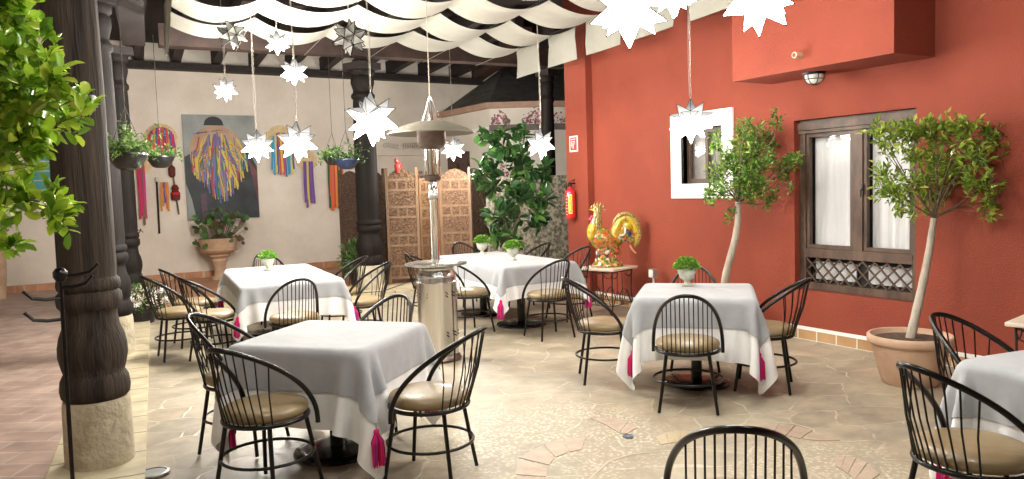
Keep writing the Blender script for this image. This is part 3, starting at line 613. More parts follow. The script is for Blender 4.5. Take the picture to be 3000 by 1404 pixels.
chair(2.66, 7.72, 172, 'black metal chair right side of the rear left table, nearer of the two there', gB)
chair(2.72, 8.62, 176, 'black chair right of the rear left table, farther of the two, before the dark screen', gB)
chair(.95, 8.30, 2, 'leftmost black chair of the three left of the rear left table, by the flowers', gB)
chair(1.22, 7.85, 14, 'black chair left of the rear left table, its seat next to the cloth tassel', gB)
chair(1.18, 8.92, 4, 'black metal chair left of the rear left table, farthest of the three', gB)
chair(3.86, 7.55, 6, 'black metal chair left of the rear middle table, partly behind the patio heater', gC)
chair(4.41, 6.76, 86, 'black metal chair at the near side of the rear middle table, its back to us', gC)
chair(5.22, 7.55, 186, 'black metal chair right of the rear middle table, nearest the rooster table', gC)
chair(5.25, 8.52, 180, 'black chair right of the rear middle table, in front of the carved stone wall', gC)
chair(4.80, 9.35, 268, 'black chair at the far end of the rear middle table, hoop against the carved screen', gC)
chair(3.86, 8.55, 4, 'black chair left of the rear middle table, its tip showing left of the heater', gC)
chair(3.79, 4.00, 46, 'black chair centred before the table by the red wall, its back to us', gD)
chair(3.80, 4.98, -30, 'black metal chair left of the table by the red wall, seen from the side', gD)
chair(4.62, 4.04, 128, 'black metal chair right of the table by the red wall, below the big window', gD)
chair(4.66, 4.83, 226, 'black chair behind the table by the red wall, hoop beside the tree trunk', gD)
chair(3.20, 1.70, -14, 'black chair nearest us at the right edge, before the cut off table', gE)
chair(4.01, 2.02, 262, 'black metal chair between the cut off right table and the big terracotta pot', gE)
chair(1.98, 1.86, 46, 'foreground chair of which only the curved black back shows at the bottom edge', 'chairs of the courtyard')

# ------------------------------------------------------------------ tables and cloths
def make_table():
    t = empty('dining_table', (0, 0, 0))
    MB().prism([(a*.425-a*(.06 if k else 0), b_*.425-b_*(0 if k else .06)) for a, b_, k in ((1,1,0),(1,1,1),(-1,1,1),(-1,1,0),(-1,-1,0),(-1,-1,1),(1,-1,1),(1,-1,0))], .712, .738).build('tabletop', M['winwood'], t)
    mb = MB(); mb.tube([(0, 0, .035), (0, 0, .712)], .043, 20); mb.box((-.25, -.03, .69), (.25, .03, .714)); mb.box((-.03, -.25, .689), (.03, .25, .713)); mb.build('pedestal', M['black'], t, smooth=True)
    MB().lathe([(.26, 0), (.268, .008), (.262, .022), (.2, .032), (.14, .04), (.07, .046), (.0, .046)], 40).build('base_plate', M['basep'], t, smooth=True, angle=60)
    return t
tab0 = make_table(); index_kids(tab0); tu = [False]
def tassel_mesh(seed):
    rs = random.Random(seed); mb = MB(); pal = [(.62, .01, .12), (.70, .02, .22), (.55, .01, .08), (.66, .03, .18), (.22, .03, .28), (.12, .05, .32)]
    mb.tube([(0, 0, 0), (.003, 0, -.035)], .0025, 5, col=(.1, .1, .1))
    mb.lathe([(0, -.03), (.012, -.034), (.017, -.045), (.013, -.058), (.016, -.062)], 12, col=(.62, .01, .14))
    for i in range(70):
        a = rs.random()*2*PI; r1 = .012; r2 = .012+.032*rs.random()**.6; L = .145+.03*rs.random()
        c_ = pal[0 if rs.random() < .45 else rs.randrange(6)]
        mb.tube([(r1*math.cos(a), r1*math.sin(a), -.058), (r2*.85*math.cos(a), r2*.85*math.sin(a), -.1), (r2*math.cos(a), r2*math.sin(a), -.06-L)], [.003, .0042, .0035], 4, col=c_)
    return mb
tas0 = tassel_mesh(1).build('tassel', M['thread'], colattr=True); tas_used = [False]
def drape(hx, hy_, over, seed, step=.03, top=.75, steps=200):
    """let a cloth fall over a table top (half sizes hx, hy_) and settle: small position-based cloth solver"""
    rs = np.random.RandomState(seed); ax, ay = hx+over, hy_+over
    nx, ny = int(round(2*ax/step))+1, int(round(2*ay/step))+1
    X, Y = np.meshgrid(np.linspace(-ax, ax, nx), np.linspace(-ay, ay, ny)); dx, dy = 2*ax/(nx-1), 2*ay/(ny-1)
    P = np.stack([X, Y, np.full_like(X, top)], -1); U = X.copy(); V_ = Y.copy()
    ox = np.maximum(np.abs(X)-hx, 0); oy = np.maximum(np.abs(Y)-hy_, 0)
    inn = (np.abs(X) < hx-.02) & (np.abs(Y) < hy_-.02); wgt = np.where(inn, 0., 1.)[..., None]
    P[..., 2] += np.where(inn, 0, -.25*(ox+oy)); P += wgt*rs.randn(ny, nx, 3)*.004
    low = rs.randn(5, 5); P[..., 0] += wgt[..., 0]*.012*np.sin(Y*11+seed); P[..., 1] += wgt[..., 0]*.012*np.sin(X*12+seed*2)
    old = P.copy(); cons = []
    def addc(di, dj, rest, k):
        ni, nj = ny-di, nx-abs(dj)
        for par in range(2):
            if dj == 0: sl = np.s_[par*di::2*di] if di == 1 else None
            cons.append((di, dj, rest, k, par))
    def proj(P, a, b2, wa, wb, rest, k, comp=True):
        d = P[b2]-P[a]; L = np.linalg.norm(d, axis=-1, keepdims=True)+1e-9
        c = (L-rest)*k/(L*(wa+wb)+1e-9)
        if not comp: c = np.where(L > rest, c, c*.02)
        P[a] += d*c*wa; P[b2] -= d*c*wb
    S = np.s_; G_ = []
    for par in (0, 1):
        n = (nx-1-par)//2*2+par; G_.append((S[:, par:n:2], S[:, par+1:n+1:2], dx, .95, True))
        n = (ny-1-par)//2*2+par; G_.append((S[par:n:2, :], S[par+1:n+1:2, :], dy, .95, True))
    dg = math.hypot(dx, dy)
    for par in (0, 1):
        n = (ny-1-par)//2*2+par
        G_.append((S[par:n:2, :-1], S[par+1:n+1:2, 1:], dg, .35, True)); G_.append((S[par:n:2, 1:], S[par+1:n+1:2, :-1], dg, .35, True))
    for par in (0, 1):      # bending over two cells, in four groups each way
        G_.append((S[:, par:-2:4], S[:, par+2::4], 2*dx, .10, True)); G_.append((S[:, par+2:-2:4], S[:, par+4::4], 2*dx, .10, True))
        G_.append((S[par:-2:4, :], S[par+2::4, :], 2*dy, .10, True)); G_.append((S[par+2:-2:4, :], S[par+4::4, :], 2*dy, .10, True))
    G2 = []
    for (a, b2, r, k, c) in G_:      # trim unequal slices
        va, vb = P[a], P[b2]; m0, m1 = min(va.shape[0], vb.shape[0]), min(va.shape[1], vb.shape[1])
        ia = np.arange(ny*nx).reshape(ny, nx)[a][:m0, :m1].ravel(); ib = np.arange(ny*nx).reshape(ny, nx)[b2][:m0, :m1].ravel()
        mv = (wgt.reshape(-1)[ia]+wgt.reshape(-1)[ib]) > 0; G2.append((ia[mv], ib[mv], r, k, c))
    Pf = P.reshape(-1, 3); Of = old.reshape(-1, 3); wf_ = wgt.reshape(-1, 1); dt = 1/50.
    for st in range(steps):
        v = (Pf-Of)*(.965 if st < steps*.7 else .9); Of[:] = Pf; Pf += v*wf_; Pf[:, 2] -= 9.8*dt*dt*wf_[:, 0]*.4
        for it in range(9):
            for (a, b2, r, k, c) in G2:
                d = Pf[b2]-Pf[a]; L = np.sqrt((d*d).sum(1))[:, None]+1e-9; wa, wb = wf_[a], wf_[b2]
                q = d*((L-r)*k/(L*(wa+wb))); Pf[a] += q*wa; Pf[b2] -= q*wb
            # table box
            qx, qy = hx-np.abs(Pf[:, 0]), hy_-np.abs(Pf[:, 1]); ins = (qx > 0) & (qy > 0) & (Pf[:, 2] < top)
            depth = top-Pf[:, 2]; up = ins & ((depth < .02) & (np.minimum(qx, qy) > depth*.8)); sd_ = ins & ~up
            Pf[up, 2] = top; mx_ = sd_ & (qx <= qy); my_ = sd_ & (qx > qy)
            Pf[mx_, 0] = np.sign(Pf[mx_, 0])*hx; Pf[my_, 1] = np.sign(Pf[my_, 1])*hy_
            np.maximum(Pf[:, 2], .03, out=Pf[:, 2])
    P = Pf.reshape(ny, nx, 3)
    # normals
    tx = np.gradient(P, axis=1); ty = np.gradient(P, axis=0); N = np.cross(tx, ty); N /= np.linalg.norm(N, axis=-1, keepdims=True)+1e-9
    for _ in range(2):
        M_ = N.copy(); M_[1:-1, 1:-1] = (N[1:-1, 1:-1]*2+N[:-2, 1:-1]+N[2:, 1:-1]+N[1:-1, :-2]+N[1:-1, 2:])/6; N = M_/(np.linalg.norm(M_, axis=-1, keepdims=True)+1e-9)
    return P, N, U, V_
def cloth_obj(name, D, lim, off, mat_, loc, rz, label, cat, group, half=0, turn=0):
    """cut the piece of the settled cloth inside lim = (half x, half y) and set it off from the layer below"""
    P, N, U, V_ = D; lx, ly = lim
    ci = np.where(np.abs(U[0]) <= lx+1e-6)[0]; cj = np.where(np.abs(V_[:, 0]) <= ly+1e-6)[0]
    if half > 0: cj = cj[V_[cj, 0] >= -.016]
    if half < 0: cj = cj[V_[cj, 0] <= .016]
    Q = (P+N*off)[np.ix_(cj, ci)]; m, n = len(cj), len(ci); mb = MB()
    mb.add([tuple(q) for q in Q.reshape(-1, 3)], [(j*n+i, j*n+i+1, (j+1)*n+i+1, (j+1)*n+i) for j in range(m-1) for i in range(n-1)])
    o = mb.build(name, mat_, smooth=True, angle=120); o.location = (float(loc[0]), float(loc[1]), .0); o.rotation_euler = (0, 0, rz)
    sd = o.modifiers.new('smooth', 'SUBSURF'); sd.levels = 1; sd.render_levels = 1
    tag(o, label, cat, group); return o, Q
def add_tassels(o, Q, ends):
    for (a, b2) in ends:
        p = Q[-1 if b2 > 0 else 0, -1 if a > 0 else 0]
        if not tas_used[0]: t = tas0; tas_used[0] = True
        else: t = tas0.copy(); C.objects.link(t)
        t.parent = o; t.location = (p[0], p[1], p[2]+.012); t.rotation_euler = (0, 0, a+b2*2)
ALL4 = ((1,1),(1,-1),(-1,1),(-1,-1))
def table(x, y, rz, D, lim, what, k=1., half=0, corners=ALL4, dy=0.):
    """dy: the cloth pair is centred dy away along the long side"""
    if not tu[0]: t = tab0; tu[0] = True
    else: t = copy_tree(tab0)
    t.location = (x, y, .003); t.rotation_euler = (0, 0, rz); t.scale = (k, k, 1)
    tag(t, 'black pedestal table with round base plate, ' + what, 'table', 'dining tables in the courtyard')
    cx, cy = x-math.sin(rz)*dy, y+math.cos(rz)*dy
    P, N, U, V_ = D
    cloth_obj('tablecloth', D, (9, 9), 0., M['wcloth'], (cx, cy), rz, 'white cloth with pointed corners on the table ' + what, 'tablecloth', 'white tablecloths', half)
    o, Q = cloth_obj('overcloth', D, lim, .006, M['gcloth'], (cx, cy), rz, 'grey overcloth with pink tassels on the table ' + what, 'overcloth', 'grey overcloths with tassels', half)
    add_tassels(o, Q, corners); return o
S1 = drape(.455, .455, .42, 3); S2 = drape(.455, .455, .43, 8)
R1 = drape(.50, 1.0, .33, 5, .036); R2 = R1
TA = table(1.385, 4.59, rad(-47), S1, (.665, .665), 'at the front left')
TD = table(4.32, 4.46, rad(-46), S2, (.665, .665), 'by the red wall')
TB1 = table(1.97, 8.03, rad(-5), R1, (.68, 1.18), 'nearer half of the rear left pair', 1.08, -1, ((1,-1),(-1,-1)), .5)
TB2 = table(2.06, 9.03, rad(-5), R1, (.68, 1.18), 'farther half of the rear left pair', 1.08, 1, ((1,1),(-1,1)), -.5)
TC1 = table(4.57, 7.60, rad(-2), R2, (.69, 1.19), 'nearer half of the rear middle pair', 1.1, -1, ((1,-1),(-1,-1)), .5)
TC2 = table(4.605, 8.60, rad(-2), R2, (.69, 1.19), 'farther half of the rear middle pair', 1.1, 1, ((1,1),(-1,1)), -.5)
TE = table(3.93, 1.46, rad(-10), S1, (.665, .665), 'cut off at the right')
tag(TA, 'grey overcloth with red and pink corner tassels on the front left table', 'overcloth')
# small table plants
def plant0():
    t = empty('table_plant', (0, 0, 0))
    MB().lathe([(.0, 0), (.036, 0), (.038, .008), (.022, .016), (.017, .028), (.024, .038), (.046, .052), (.058, .085), (.062, .10), (.066, .104), (.066, .112), (.058, .114), (.05, .105), (0, .104)], 28).build('footed_pot', M['potw'], t, smooth=True, angle=50)
    rs = np.random.RandomState(3); n = 900; v = rs.randn(n, 3); v /= np.linalg.norm(v, axis=1, keepdims=True); v[:, 2] = np.abs(v[:, 2])*.9-.12
    r = .072*(.72+.33*rs.rand(n, 1)); P = v*r*np.array([1.1, 1.1, 1.0])+np.array([0, 0, .125])
    foliage('foliage', P, v+rs.randn(n, 3)*.4, .014+.009*rs.rand(n), M['leaf'], t, [(.12,.30,.03),(.20,.42,.05),(.08,.22,.02),(.28,.48,.08)], aspect=.8, seed=5)
    return t
pl0 = plant0(); index_kids(pl0)
pls = [(G(2013, 838, .757), 1.22, 'bright green round plant in a footed white pot on the table by the red wall'),
       (G(786, 792, .757), 1.15, 'small green plant in a footed cream pot on the rear left table'),
       (G(1413, 744, .757), 1.25, 'small green plant in a footed pot on the rear middle table, nearer the heater'),
       (G(1503, 762, .757), 1.20, 'lighter green small plant in a footed pot on the rear middle table, nearer us')]
for i, (p, s, lb) in enumerate(pls):
    o = pl0 if i == 0 else copy_tree(pl0)
    o.location = (float(p[0]), float(p[1]), .757); o.scale = (s, s, s*1.05); o.rotation_euler = (0, 0, i*1.3); tag(o, lb, 'plant', 'small plants on the tables')

# ------------------------------------------------------------------ star lanterns
def star_dirs():
    ph = (1+5**.5)/2; V = []
    for a in (-1, 1):
        for b2 in (-ph, ph): V += [(0, a, b2), (a, b2, 0), (b2, 0, a)]
    V = [Vector(v).normalized() for v in V]
    el = min((V[i]-V[j]).length for i in range(12) for j in range(i)); Fs = []
    for i in range(12):
        for j in range(i):
            for k in range(j):
                if all(abs((V[a]-V[b2]).length-el) < .01 for a, b2 in ((i,j),(j,k),(i,k))): Fs.append((i, j, k))
    rot = Matrix.Rotation(math.acos(((V[Fs[0][0]]+V[Fs[0][1]]+V[Fs[0][2]]).normalized()).z), 3, ((V[Fs[0][0]]+V[Fs[0][1]]+V[Fs[0][2]]).cross(Vector((0,0,1)))).normalized())
    return [rot @ v for v in V], Fs
SV, SF = star_dirs()
def star_mesh(inner=.52, sw=.015):
    """unit star: 20 long points on an icosahedral body, and its dark seams"""
    mb = MB(); sm = MB()
    for (i, j, k) in SF:
        a, b2, c_ = SV[i]*inner, SV[j]*inner, SV[k]*inner; n_ = (a+b2+c_).normalized(); ap = n_*1.0
        if (b2-a).cross(c_-a).dot(n_) < 0: b2, c_ = c_, b2
        mb.add([a, b2, c_, ap], [(0,1,3),(1,2,3),(2,0,3)])
        for q in (a, b2, c_): sm.bar(q*1.005, ap*1.005, sw, sw, up=(.3, .2, .9))
        for (q, w) in ((a, b2), (b2, c_), (c_, a)): sm.bar(q*1.01, w*1.01, sw*.9, sw*.9, up=(.3, .2, .9))
    return mb, sm
smb, ssm = star_mesh()
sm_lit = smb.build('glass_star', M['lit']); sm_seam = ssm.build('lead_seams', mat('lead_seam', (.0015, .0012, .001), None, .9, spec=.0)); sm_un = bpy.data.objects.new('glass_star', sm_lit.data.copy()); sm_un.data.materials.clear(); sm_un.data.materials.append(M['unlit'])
_, ssm2 = star_mesh(sw=.026); sm_seam2 = ssm2.build('lead_seams', sm_seam.data.materials[0]); sm2_data = sm_seam2.data; bpy.data.objects.remove(sm_seam2)
def star(px, py, rpx, R, label, lit=True, power=45., top=None, rz=0., ceil=3.7, cord=True):
    dep = R*2220/(rpx*1.07/.8587); p = DP(px/.8587, py/.8587, dep)
    return star_at(p, R, label, lit, power, rz, ceil, cord)
first = [True]
def star_at(p, R, label, lit=True, power=45., rz=0., ceil=3.7, cord=True):
    t = empty('star_lantern', p, rz, label, 'star lantern', 'hanging star lanterns')
    if first[0]: g_, s_ = sm_lit, sm_seam; first[0] = False
    else:
        g_ = bpy.data.objects.new('glass_star', sm_lit.data); C.objects.link(g_); s_ = bpy.data.objects.new('lead_seams', sm_seam.data); C.objects.link(s_)
    if not lit: g_.data = sm_un.data; s_.data = sm2_data
    for o in (g_, s_): o.parent = t; o.scale = (R, R, R)
    L = ceil-p[2]; mb = MB()
    z = R*.98
    mb.tube([(.012*math.cos(a), 0, z+.03+.02*math.sin(a)) for a in np.linspace(0, 2*PI, 13)[:-1]], .0025, 5, closed=True)
    mb.tube([(0, 0, R*.96), (0, 0, z+.015)], .006, 6)
    n = max(3, int((L-z)/.05))
    zz = np.linspace(z+.05, L, n+1)
    for i in range(n):
        a, b2 = zz[i], zz[i+1]; w = .006; ax = (1, 0) if i % 2 else (0, 1)
        mb.tube([(ax[0]*w, ax[1]*w, a+.004), (ax[0]*w, ax[1]*w, b2-.002), (-ax[0]*w, -ax[1]*w, b2-.002), (-ax[0]*w, -ax[1]*w, a+.004)], .0022, 4, closed=True)
    mb.tube([(.012*math.sin(q*5)+.01, .006, z+.02+(L-z-.02)*q) for q in np.linspace(0, 1, 16)], .003, 5)
    if L > z+.06: mb.build('chain_and_cord', M['chain'], t)
    if lit:
        ld = bpy.data.lights.new('star_bulb', 'POINT'); ld.energy = power; ld.color = (1, .95, .87); ld.shadow_soft_size = R*.80
        lo_ = bpy.data.objects.new('star_bulb', ld); C.objects.link(lo_); lo_.parent = t
    return t
PWR = 1.6
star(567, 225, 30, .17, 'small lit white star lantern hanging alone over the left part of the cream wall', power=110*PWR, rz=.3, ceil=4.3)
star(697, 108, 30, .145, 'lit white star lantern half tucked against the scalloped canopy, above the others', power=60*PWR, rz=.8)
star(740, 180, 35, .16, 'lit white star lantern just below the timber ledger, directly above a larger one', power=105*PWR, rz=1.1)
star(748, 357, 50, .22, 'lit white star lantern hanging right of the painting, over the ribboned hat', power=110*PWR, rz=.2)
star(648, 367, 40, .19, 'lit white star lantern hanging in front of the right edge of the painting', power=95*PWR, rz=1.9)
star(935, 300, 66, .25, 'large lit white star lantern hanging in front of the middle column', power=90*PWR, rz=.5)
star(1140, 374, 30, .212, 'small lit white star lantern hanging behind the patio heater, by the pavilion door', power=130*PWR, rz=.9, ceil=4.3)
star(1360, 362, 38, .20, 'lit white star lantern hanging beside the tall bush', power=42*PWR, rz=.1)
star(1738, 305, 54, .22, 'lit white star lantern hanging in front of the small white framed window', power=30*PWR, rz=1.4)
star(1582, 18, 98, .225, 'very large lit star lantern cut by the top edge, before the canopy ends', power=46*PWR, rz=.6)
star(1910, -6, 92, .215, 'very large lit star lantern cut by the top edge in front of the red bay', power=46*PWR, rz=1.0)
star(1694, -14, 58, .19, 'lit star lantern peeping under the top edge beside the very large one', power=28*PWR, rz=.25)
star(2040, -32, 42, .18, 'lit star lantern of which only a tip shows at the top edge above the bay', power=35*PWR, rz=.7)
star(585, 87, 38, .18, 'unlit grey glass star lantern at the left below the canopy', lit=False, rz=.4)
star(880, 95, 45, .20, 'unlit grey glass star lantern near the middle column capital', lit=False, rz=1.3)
star_at(np.array([.75, 2.9, 3.3]), .22, 'added fill star lantern above the view, lighting the front left table', power=66*PWR, rz=.3)  # extra unseen lantern, added to light the foreground on the left
star_at(np.array([2.5, 1.3, 3.2]), .22, 'added fill star lantern above the view, nearest the camera', power=56*PWR, rz=1.3)  # unseen lantern added as fill for the near floor and chairs
star_at(np.array([3.9, 4.1, 3.42]), .22, 'added fill star lantern above the view, lighting the table by the red wall', power=56*PWR, rz=.9)  # added lamp out of view, brightens the right foreground

# ------------------------------------------------------------------ patio heater
hp_ = G(1282, 1066); hx, hy_ = hp_[0]+.1, hp_[1]+.17
t = empty('patio_heater', (hx, hy_, 0), rad(-30), 'tall stainless steel patio heater with wide hood and round tray', 'patio heater')
mb = MB(); mb.lathe([(.0, 0), (.21, 0), (.215, .02), (.20, .05), (.19, .06)], 40); mb.build('foot', M['bronze2'], t, smooth=True)
mb = MB(); mb.lathe([(.185, .06), (.19, .07), (.19, .74), (.193, .745), (.193, .755), (.186, .76), (.182, .80), (.188, .81), (.188, .815), (.178, .83), (.165, .87), (.17, .885), (0, .886)], 48); ho = mb.build('tank_housing', M['steel'], t, smooth=True, angle=35)
mb = MB()
for a in range(0, 360, 30):
    for z in (.245, .275, .62, .65):
        c_, s_ = math.cos(rad(a)), math.sin(rad(a)); mb.bar((.1905*c_-.022*-s_*-1, .1905*s_-.022*c_, z), (.1905*c_+.022*-s_, .1905*s_+.022*c_, z), .006, .010, up=(0, 0, 1))
mb.build('vent_slots', M['dark'], ho)
mb = MB(); c_, s_ = math.cos(rad(-35)), math.sin(rad(-35)); mb.tube([(.194*c_, .194*s_, .06), (.194*c_, .194*s_, .74)], .003, 5); mb.build('door_seam', M['dark'], ho)
mb = MB(); mb.lathe([(.0, .915), (.29, .912), (.297, .918), (.297, .926), (.28, .934), (.03, .94), (0, .94)], 48); mb.build('tray', M['steel'], t, smooth=True, angle=50)
mb = MB(); mb.lathe([(.038, .94), (.038, 1.52), (.042, 1.525), (.042, 1.60), (.038, 1.605), (.038, 1.72)], 28); mb.build('pole', M['chrome'], t, smooth=True, angle=50)
mb = MB(); mb.lathe([(.045, 1.54), (.048, 1.545), (.048, 1.585), (.045, 1.59)], 24); mb.build('collar', M['grey'], t, smooth=True)
mb = MB(); mb.lathe([(.05, 1.70), (.075, 1.715), (.078, 1.75), (.05, 1.77)], 24); mb.box((-.13, -.015, 1.735), (-.06, .015, 1.765)); mb.lathe([(0, 1.775), (.02, 1.77), (.022, 1.80), (0, 1.81)], 12, at=(-.115, 0, 0)); mb.build('gas_valve', M['bronze2'], t, smooth=True)
mb = MB(); mb.lathe([(.066, 1.765), (.066, 2.02)], 28); mb.f = [f for f in mb.f if len(f) == 4]; mb.build('glass_tube', M['chrome'], t, smooth=True)
mb = MB()
for a in range(0, 360, 60): mb.tube([(.072*math.cos(rad(a)), .072*math.sin(rad(a)), 1.76), (.072*math.cos(rad(a)), .072*math.sin(rad(a)), 2.03)], .0045, 6)
mb.tube([(0, 0, 1.76), (0, 0, 2.02)], .018, 10); mb.build('guard_bars', M['chrome'], t)
mb = MB(); mb.lathe([(.07, 2.0), (.125, 2.035), (.132, 2.06), (.136, 2.065), (.136, 2.19), (.14, 2.195), (0, 2.2)], 40); mb.build('burner_head', M['bronze2'], t, smooth=True, angle=40)
mb = MB(); mb.lathe([(.10, 2.195), (.25, 2.18), (.40, 2.145), (.408, 2.148), (.408, 2.156), (.34, 2.195), (.22, 2.24), (.1, 2.268), (0, 2.275)], 56); mb.build('hood', M['bronze'], t, smooth=True, angle=60)
mb = MB()
for a in (20, 140, 260): mb.tube([(.11*math.cos(rad(a)), .11*math.sin(rad(a)), 2.265), (.045*math.cos(rad(a)), .045*math.sin(rad(a)), 2.40), (0, 0, 2.51)], .0045, 6)
mb.tube([(0, 0, 2.27), (0, 0, 2.46)], [.03, .008], 10); mb.build('hanging_rods', M['chrome'], t)
mb = MB(); mb.tube([(0, 0, 2.51), (0, 0, 3.7)], .004, 5); mb.build('support_cord', M['rope'], t)

# ------------------------------------------------------------------ painting
p0, p1 = PY(532, 335, WY-.05), PY(761, 637, WY-.05); pw_, ph_ = p1[0]-p0[0], p0[2]-p1[2]
t = empty('painting', (p0[0], WY-.002, p1[2]), 0, 'large unframed painting of a figure in a ribboned straw hat on the cream wall', 'painting')
MB().box((0, -.05, 0), (pw_, 0, ph_)).build('canvas', mat('painted_ground', (.20, .22, .21), (.34, .36, .35), .7, scale=1.5), t)
def flat(name, poly, d, m_, cols=None):
    mb = MB(); n = len(poly); mb.add([(x*pw_, -.05-d, (1-y)*ph_) for x, y in poly], [tuple(range(n))]); mb.add([(x*pw_, -.0505, (1-y)*ph_) for x, y in poly], []); m2 = [(i, (i+1) % n, n+(i+1) % n, n+i) for i in range(n)]; mb.f += m2
    return mb.build(name, m_, t)
flat('painted_cloak', [(.002,.40),(.10,.36),(.3,.33),(.9,.36),(.998,.50),(.998,.998),(.12,.998),(.07,.80),(.002,.65)], .0015, mat('cloak', (.008,.012,.018), (.03,.04,.045), .6, scale=2.5))
flat('painted_cloth', [(.19,.76),(.27,.74),(.27,.998),(.2,.998)], .0022, mat('mauve', (.07,.03,.055), (.12,.06,.09), .6))
flat('painted_stripe', [(.86,.40),(.998,.55),(.998,.88),(.93,.62)], .0022, mat('maroon', (.10,.02,.03), (.16,.05,.06), .6))
flat('painted_crown', [(.28+.0,.10)]+[(.42+.13*math.cos(a), .085-.07*math.sin(a)) for a in np.linspace(PI, 0, 10)]+[(.56,.10)], .0018, mat('hat_crown', (.012,.014,.016), None, .6))
flat('painted_hat', [(.44+.365*math.cos(a), .335-.235*math.sin(a) + (.06 if math.sin(a) < 0 else 0)) for a in np.linspace(0, 2*PI, 33)[:-1]], .0026, mat('hat_straw', (.34,.20,.12), (.48,.32,.20), .6, scale=2.5))
flat('painted_brim_shade', [(.45+.17*math.cos(a), .33+.13*math.sin(a)) for a in np.linspace(0, 2*PI, 21)[:-1]], .0032, mat('hat_inner', (.28,.13,.09), (.40,.22,.15), .6, scale=2.5))
rs = random.Random(9); mb = MB(); pal = [(.55,.42,.04),(.60,.48,.07),(.06,.12,.30),(.05,.14,.30),(.15,.10,.26),(.20,.13,.30),(.35,.05,.05),(.03,.18,.20),(.42,.19,.05),(.26,.15,.26),(.03,.15,.07),(.08,.18,.34),(.58,.45,.05)]
def rib(mb, pts, w, d, col):
    vs = []
    for i, (x, y) in enumerate(pts):
        vs += [((x-w/2)*pw_, -.05-d, (1-y)*ph_), ((x+w/2)*pw_, -.05-d, (1-y)*ph_)]
    mb.add(vs, [(2*i, 2*i+1, 2*i+3, 2*i+2) for i in range(len(pts)-1)], col)
for i in range(150):
    f = rs.random(); xe = .10+.76*f; side = abs(f-.5)*2
    ye = (.82-.30*side**1.3)*rs.uniform(.78, 1.06); xs_ = .42+(xe-.42)*rs.uniform(.25, .8); ys_ = rs.uniform(.16, .42)+.05*side
    rib(mb, [(xs_, ys_), ((xs_+xe)/2+rs.uniform(-.04, .04), (ys_+ye)/2-.05), (xe, ye-.1), (xe+rs.uniform(-.01, .02), ye)], rs.uniform(.010, .026), .0036+i*.00004, rs.choice(pal))
for i in range(9): rib(mb, [(.14+.05*i, .19-.006*i), (.17+.05*i, .17-.004*i)], .05, .0088, rs.choice([(.04,.12,.08),(.12,.09,.28),(.3,.18,.4)]))
mb.build('painted_ribbons', M['paint'], t, colattr=True)

# ------------------------------------------------------------------ ribboned hats, ribbons and staffs on the wall
def ribbons(t, xs_, z0_, z1_, pal, n, w=.03, seed=0, y0=-.06, jit=.1, arc=0.):
    rs = random.Random(seed)
    for i in range(n):
        x = xs_[0]+(xs_[1]-xs_[0])*(i+.5)/n; q_ = 1-(2*(i+.5)/n-1)**2; za = z0_-arc*(1-q_**.5); L = z1_+rs.uniform(-jit, jit)+arc*.5*(1-q_**.5); mb = MB(); vs = []
        ys_ = y0-.02*rs.random(); ph = rs.random()*6
        m = 9
        for k in range(m):
            f = k/(m-1); z = za+(L-za)*f; xx = x+(x-(xs_[0]+xs_[1])/2)*.12*f+.006*math.sin(f*5+ph); yy = ys_+.008*math.sin(f*7+ph)
            vs += [(xx-w/2, yy, z), (xx+w/2, yy-.008, z)]
        mb.add(vs, [(2*k, 2*k+1, 2*k+3, 2*k+2) for k in range(m-1)], pal[i % len(pal)]); mb.build('ribbon', M['cloth'], t, colattr=True)
def hat(px, py, R, label, pal, z_top, z_bot, n, seed, crown=(.35, .05, .06)):
    p = PY(px, py, WY-.03)
    t = empty('ribboned_hat', (p[0], WY-.002, p[2]), 0, label, 'hat', 'ribboned hats on the cream wall')
    mb = MB(); prof = [(.0, .10), (R*.3, .098), (R*.42, .085), (R*.5, .03), (R*.55, .018), (R*.95, .012), (R, .006), (R*.98, 0), (0, 0)]
    mb.lathe([(r, z) for r, z in prof], 36); mb.v = [(x, -z-.012, y) for x, y, z in mb.v]; mb.build('straw_brim', M['basket'], t, smooth=True, angle=50)
    ribbons(t, (-R*.72, R*.72), z_top, z_bot, pal, n, .038, seed, -.12, .05, .2)
    return t
RBW = [(.55,.02,.05),(.12,.05,.30),(.62,.08,.10),(.70,.22,.04),(.05,.10,.40),(.60,.02,.12),(.35,.05,.25),(.62,.12,.06)]
hat(472, 408, .30, 'straw hat covered with red and purple ribbons above the smaller hanging planter', RBW, .22, -.33, 15, 1)
hat(822, 410, .30, 'straw hat with turquoise and yellow ribbons behind a lit star, right of the painting', [(.03,.28,.48),(.03,.30,.52),(.70,.55,.05),(.08,.1,.3),(.55,.06,.05),(.70,.45,.04),(.5,.04,.08),(.10,.12,.35)], .14, -.72, 12, 2)
def bundle(px, py, zt, zb, w, pal, n, label, seed, disc=None):
    p = PY(px, py, WY-.03); t = empty('ribbon_bundle', (p[0], WY-.002, zt), 0, label, 'ribbons', 'ribbon bundles hanging on the cream wall')
    if disc:
        mb = MB(); mb.lathe([(0, .05), (disc*.4, .048), (disc*.5, .015), (disc, .008), (disc, 0), (0, 0)], 28); mb.v = [(x, -z-.01, y+.02) for x, y, z in mb.v]; mb.build('straw_disc', M['basket'], t, smooth=True)
    ribbons(t, (-w/2, w/2), 0, zb-zt, pal, n, max(.03, w/n*1.3), seed, -.075)
    return t
bundle(410, 478, 2.30, 1.22, .12, [(.50,.03,.10),(.55,.02,.14),(.22,.12,.07),(.55,.05,.2)], 4, 'long magenta ribbons hanging beside the corner column', 5, .24)
bundle(900, 478, 2.30, 1.38, .20, [(.14,.05,.28),(.16,.05,.30),(.60,.50,.06),(.12,.04,.22),(.2,.07,.34)], 6, 'purple and yellow ribbons hanging under a straw disc between star and planter', 6, .22)
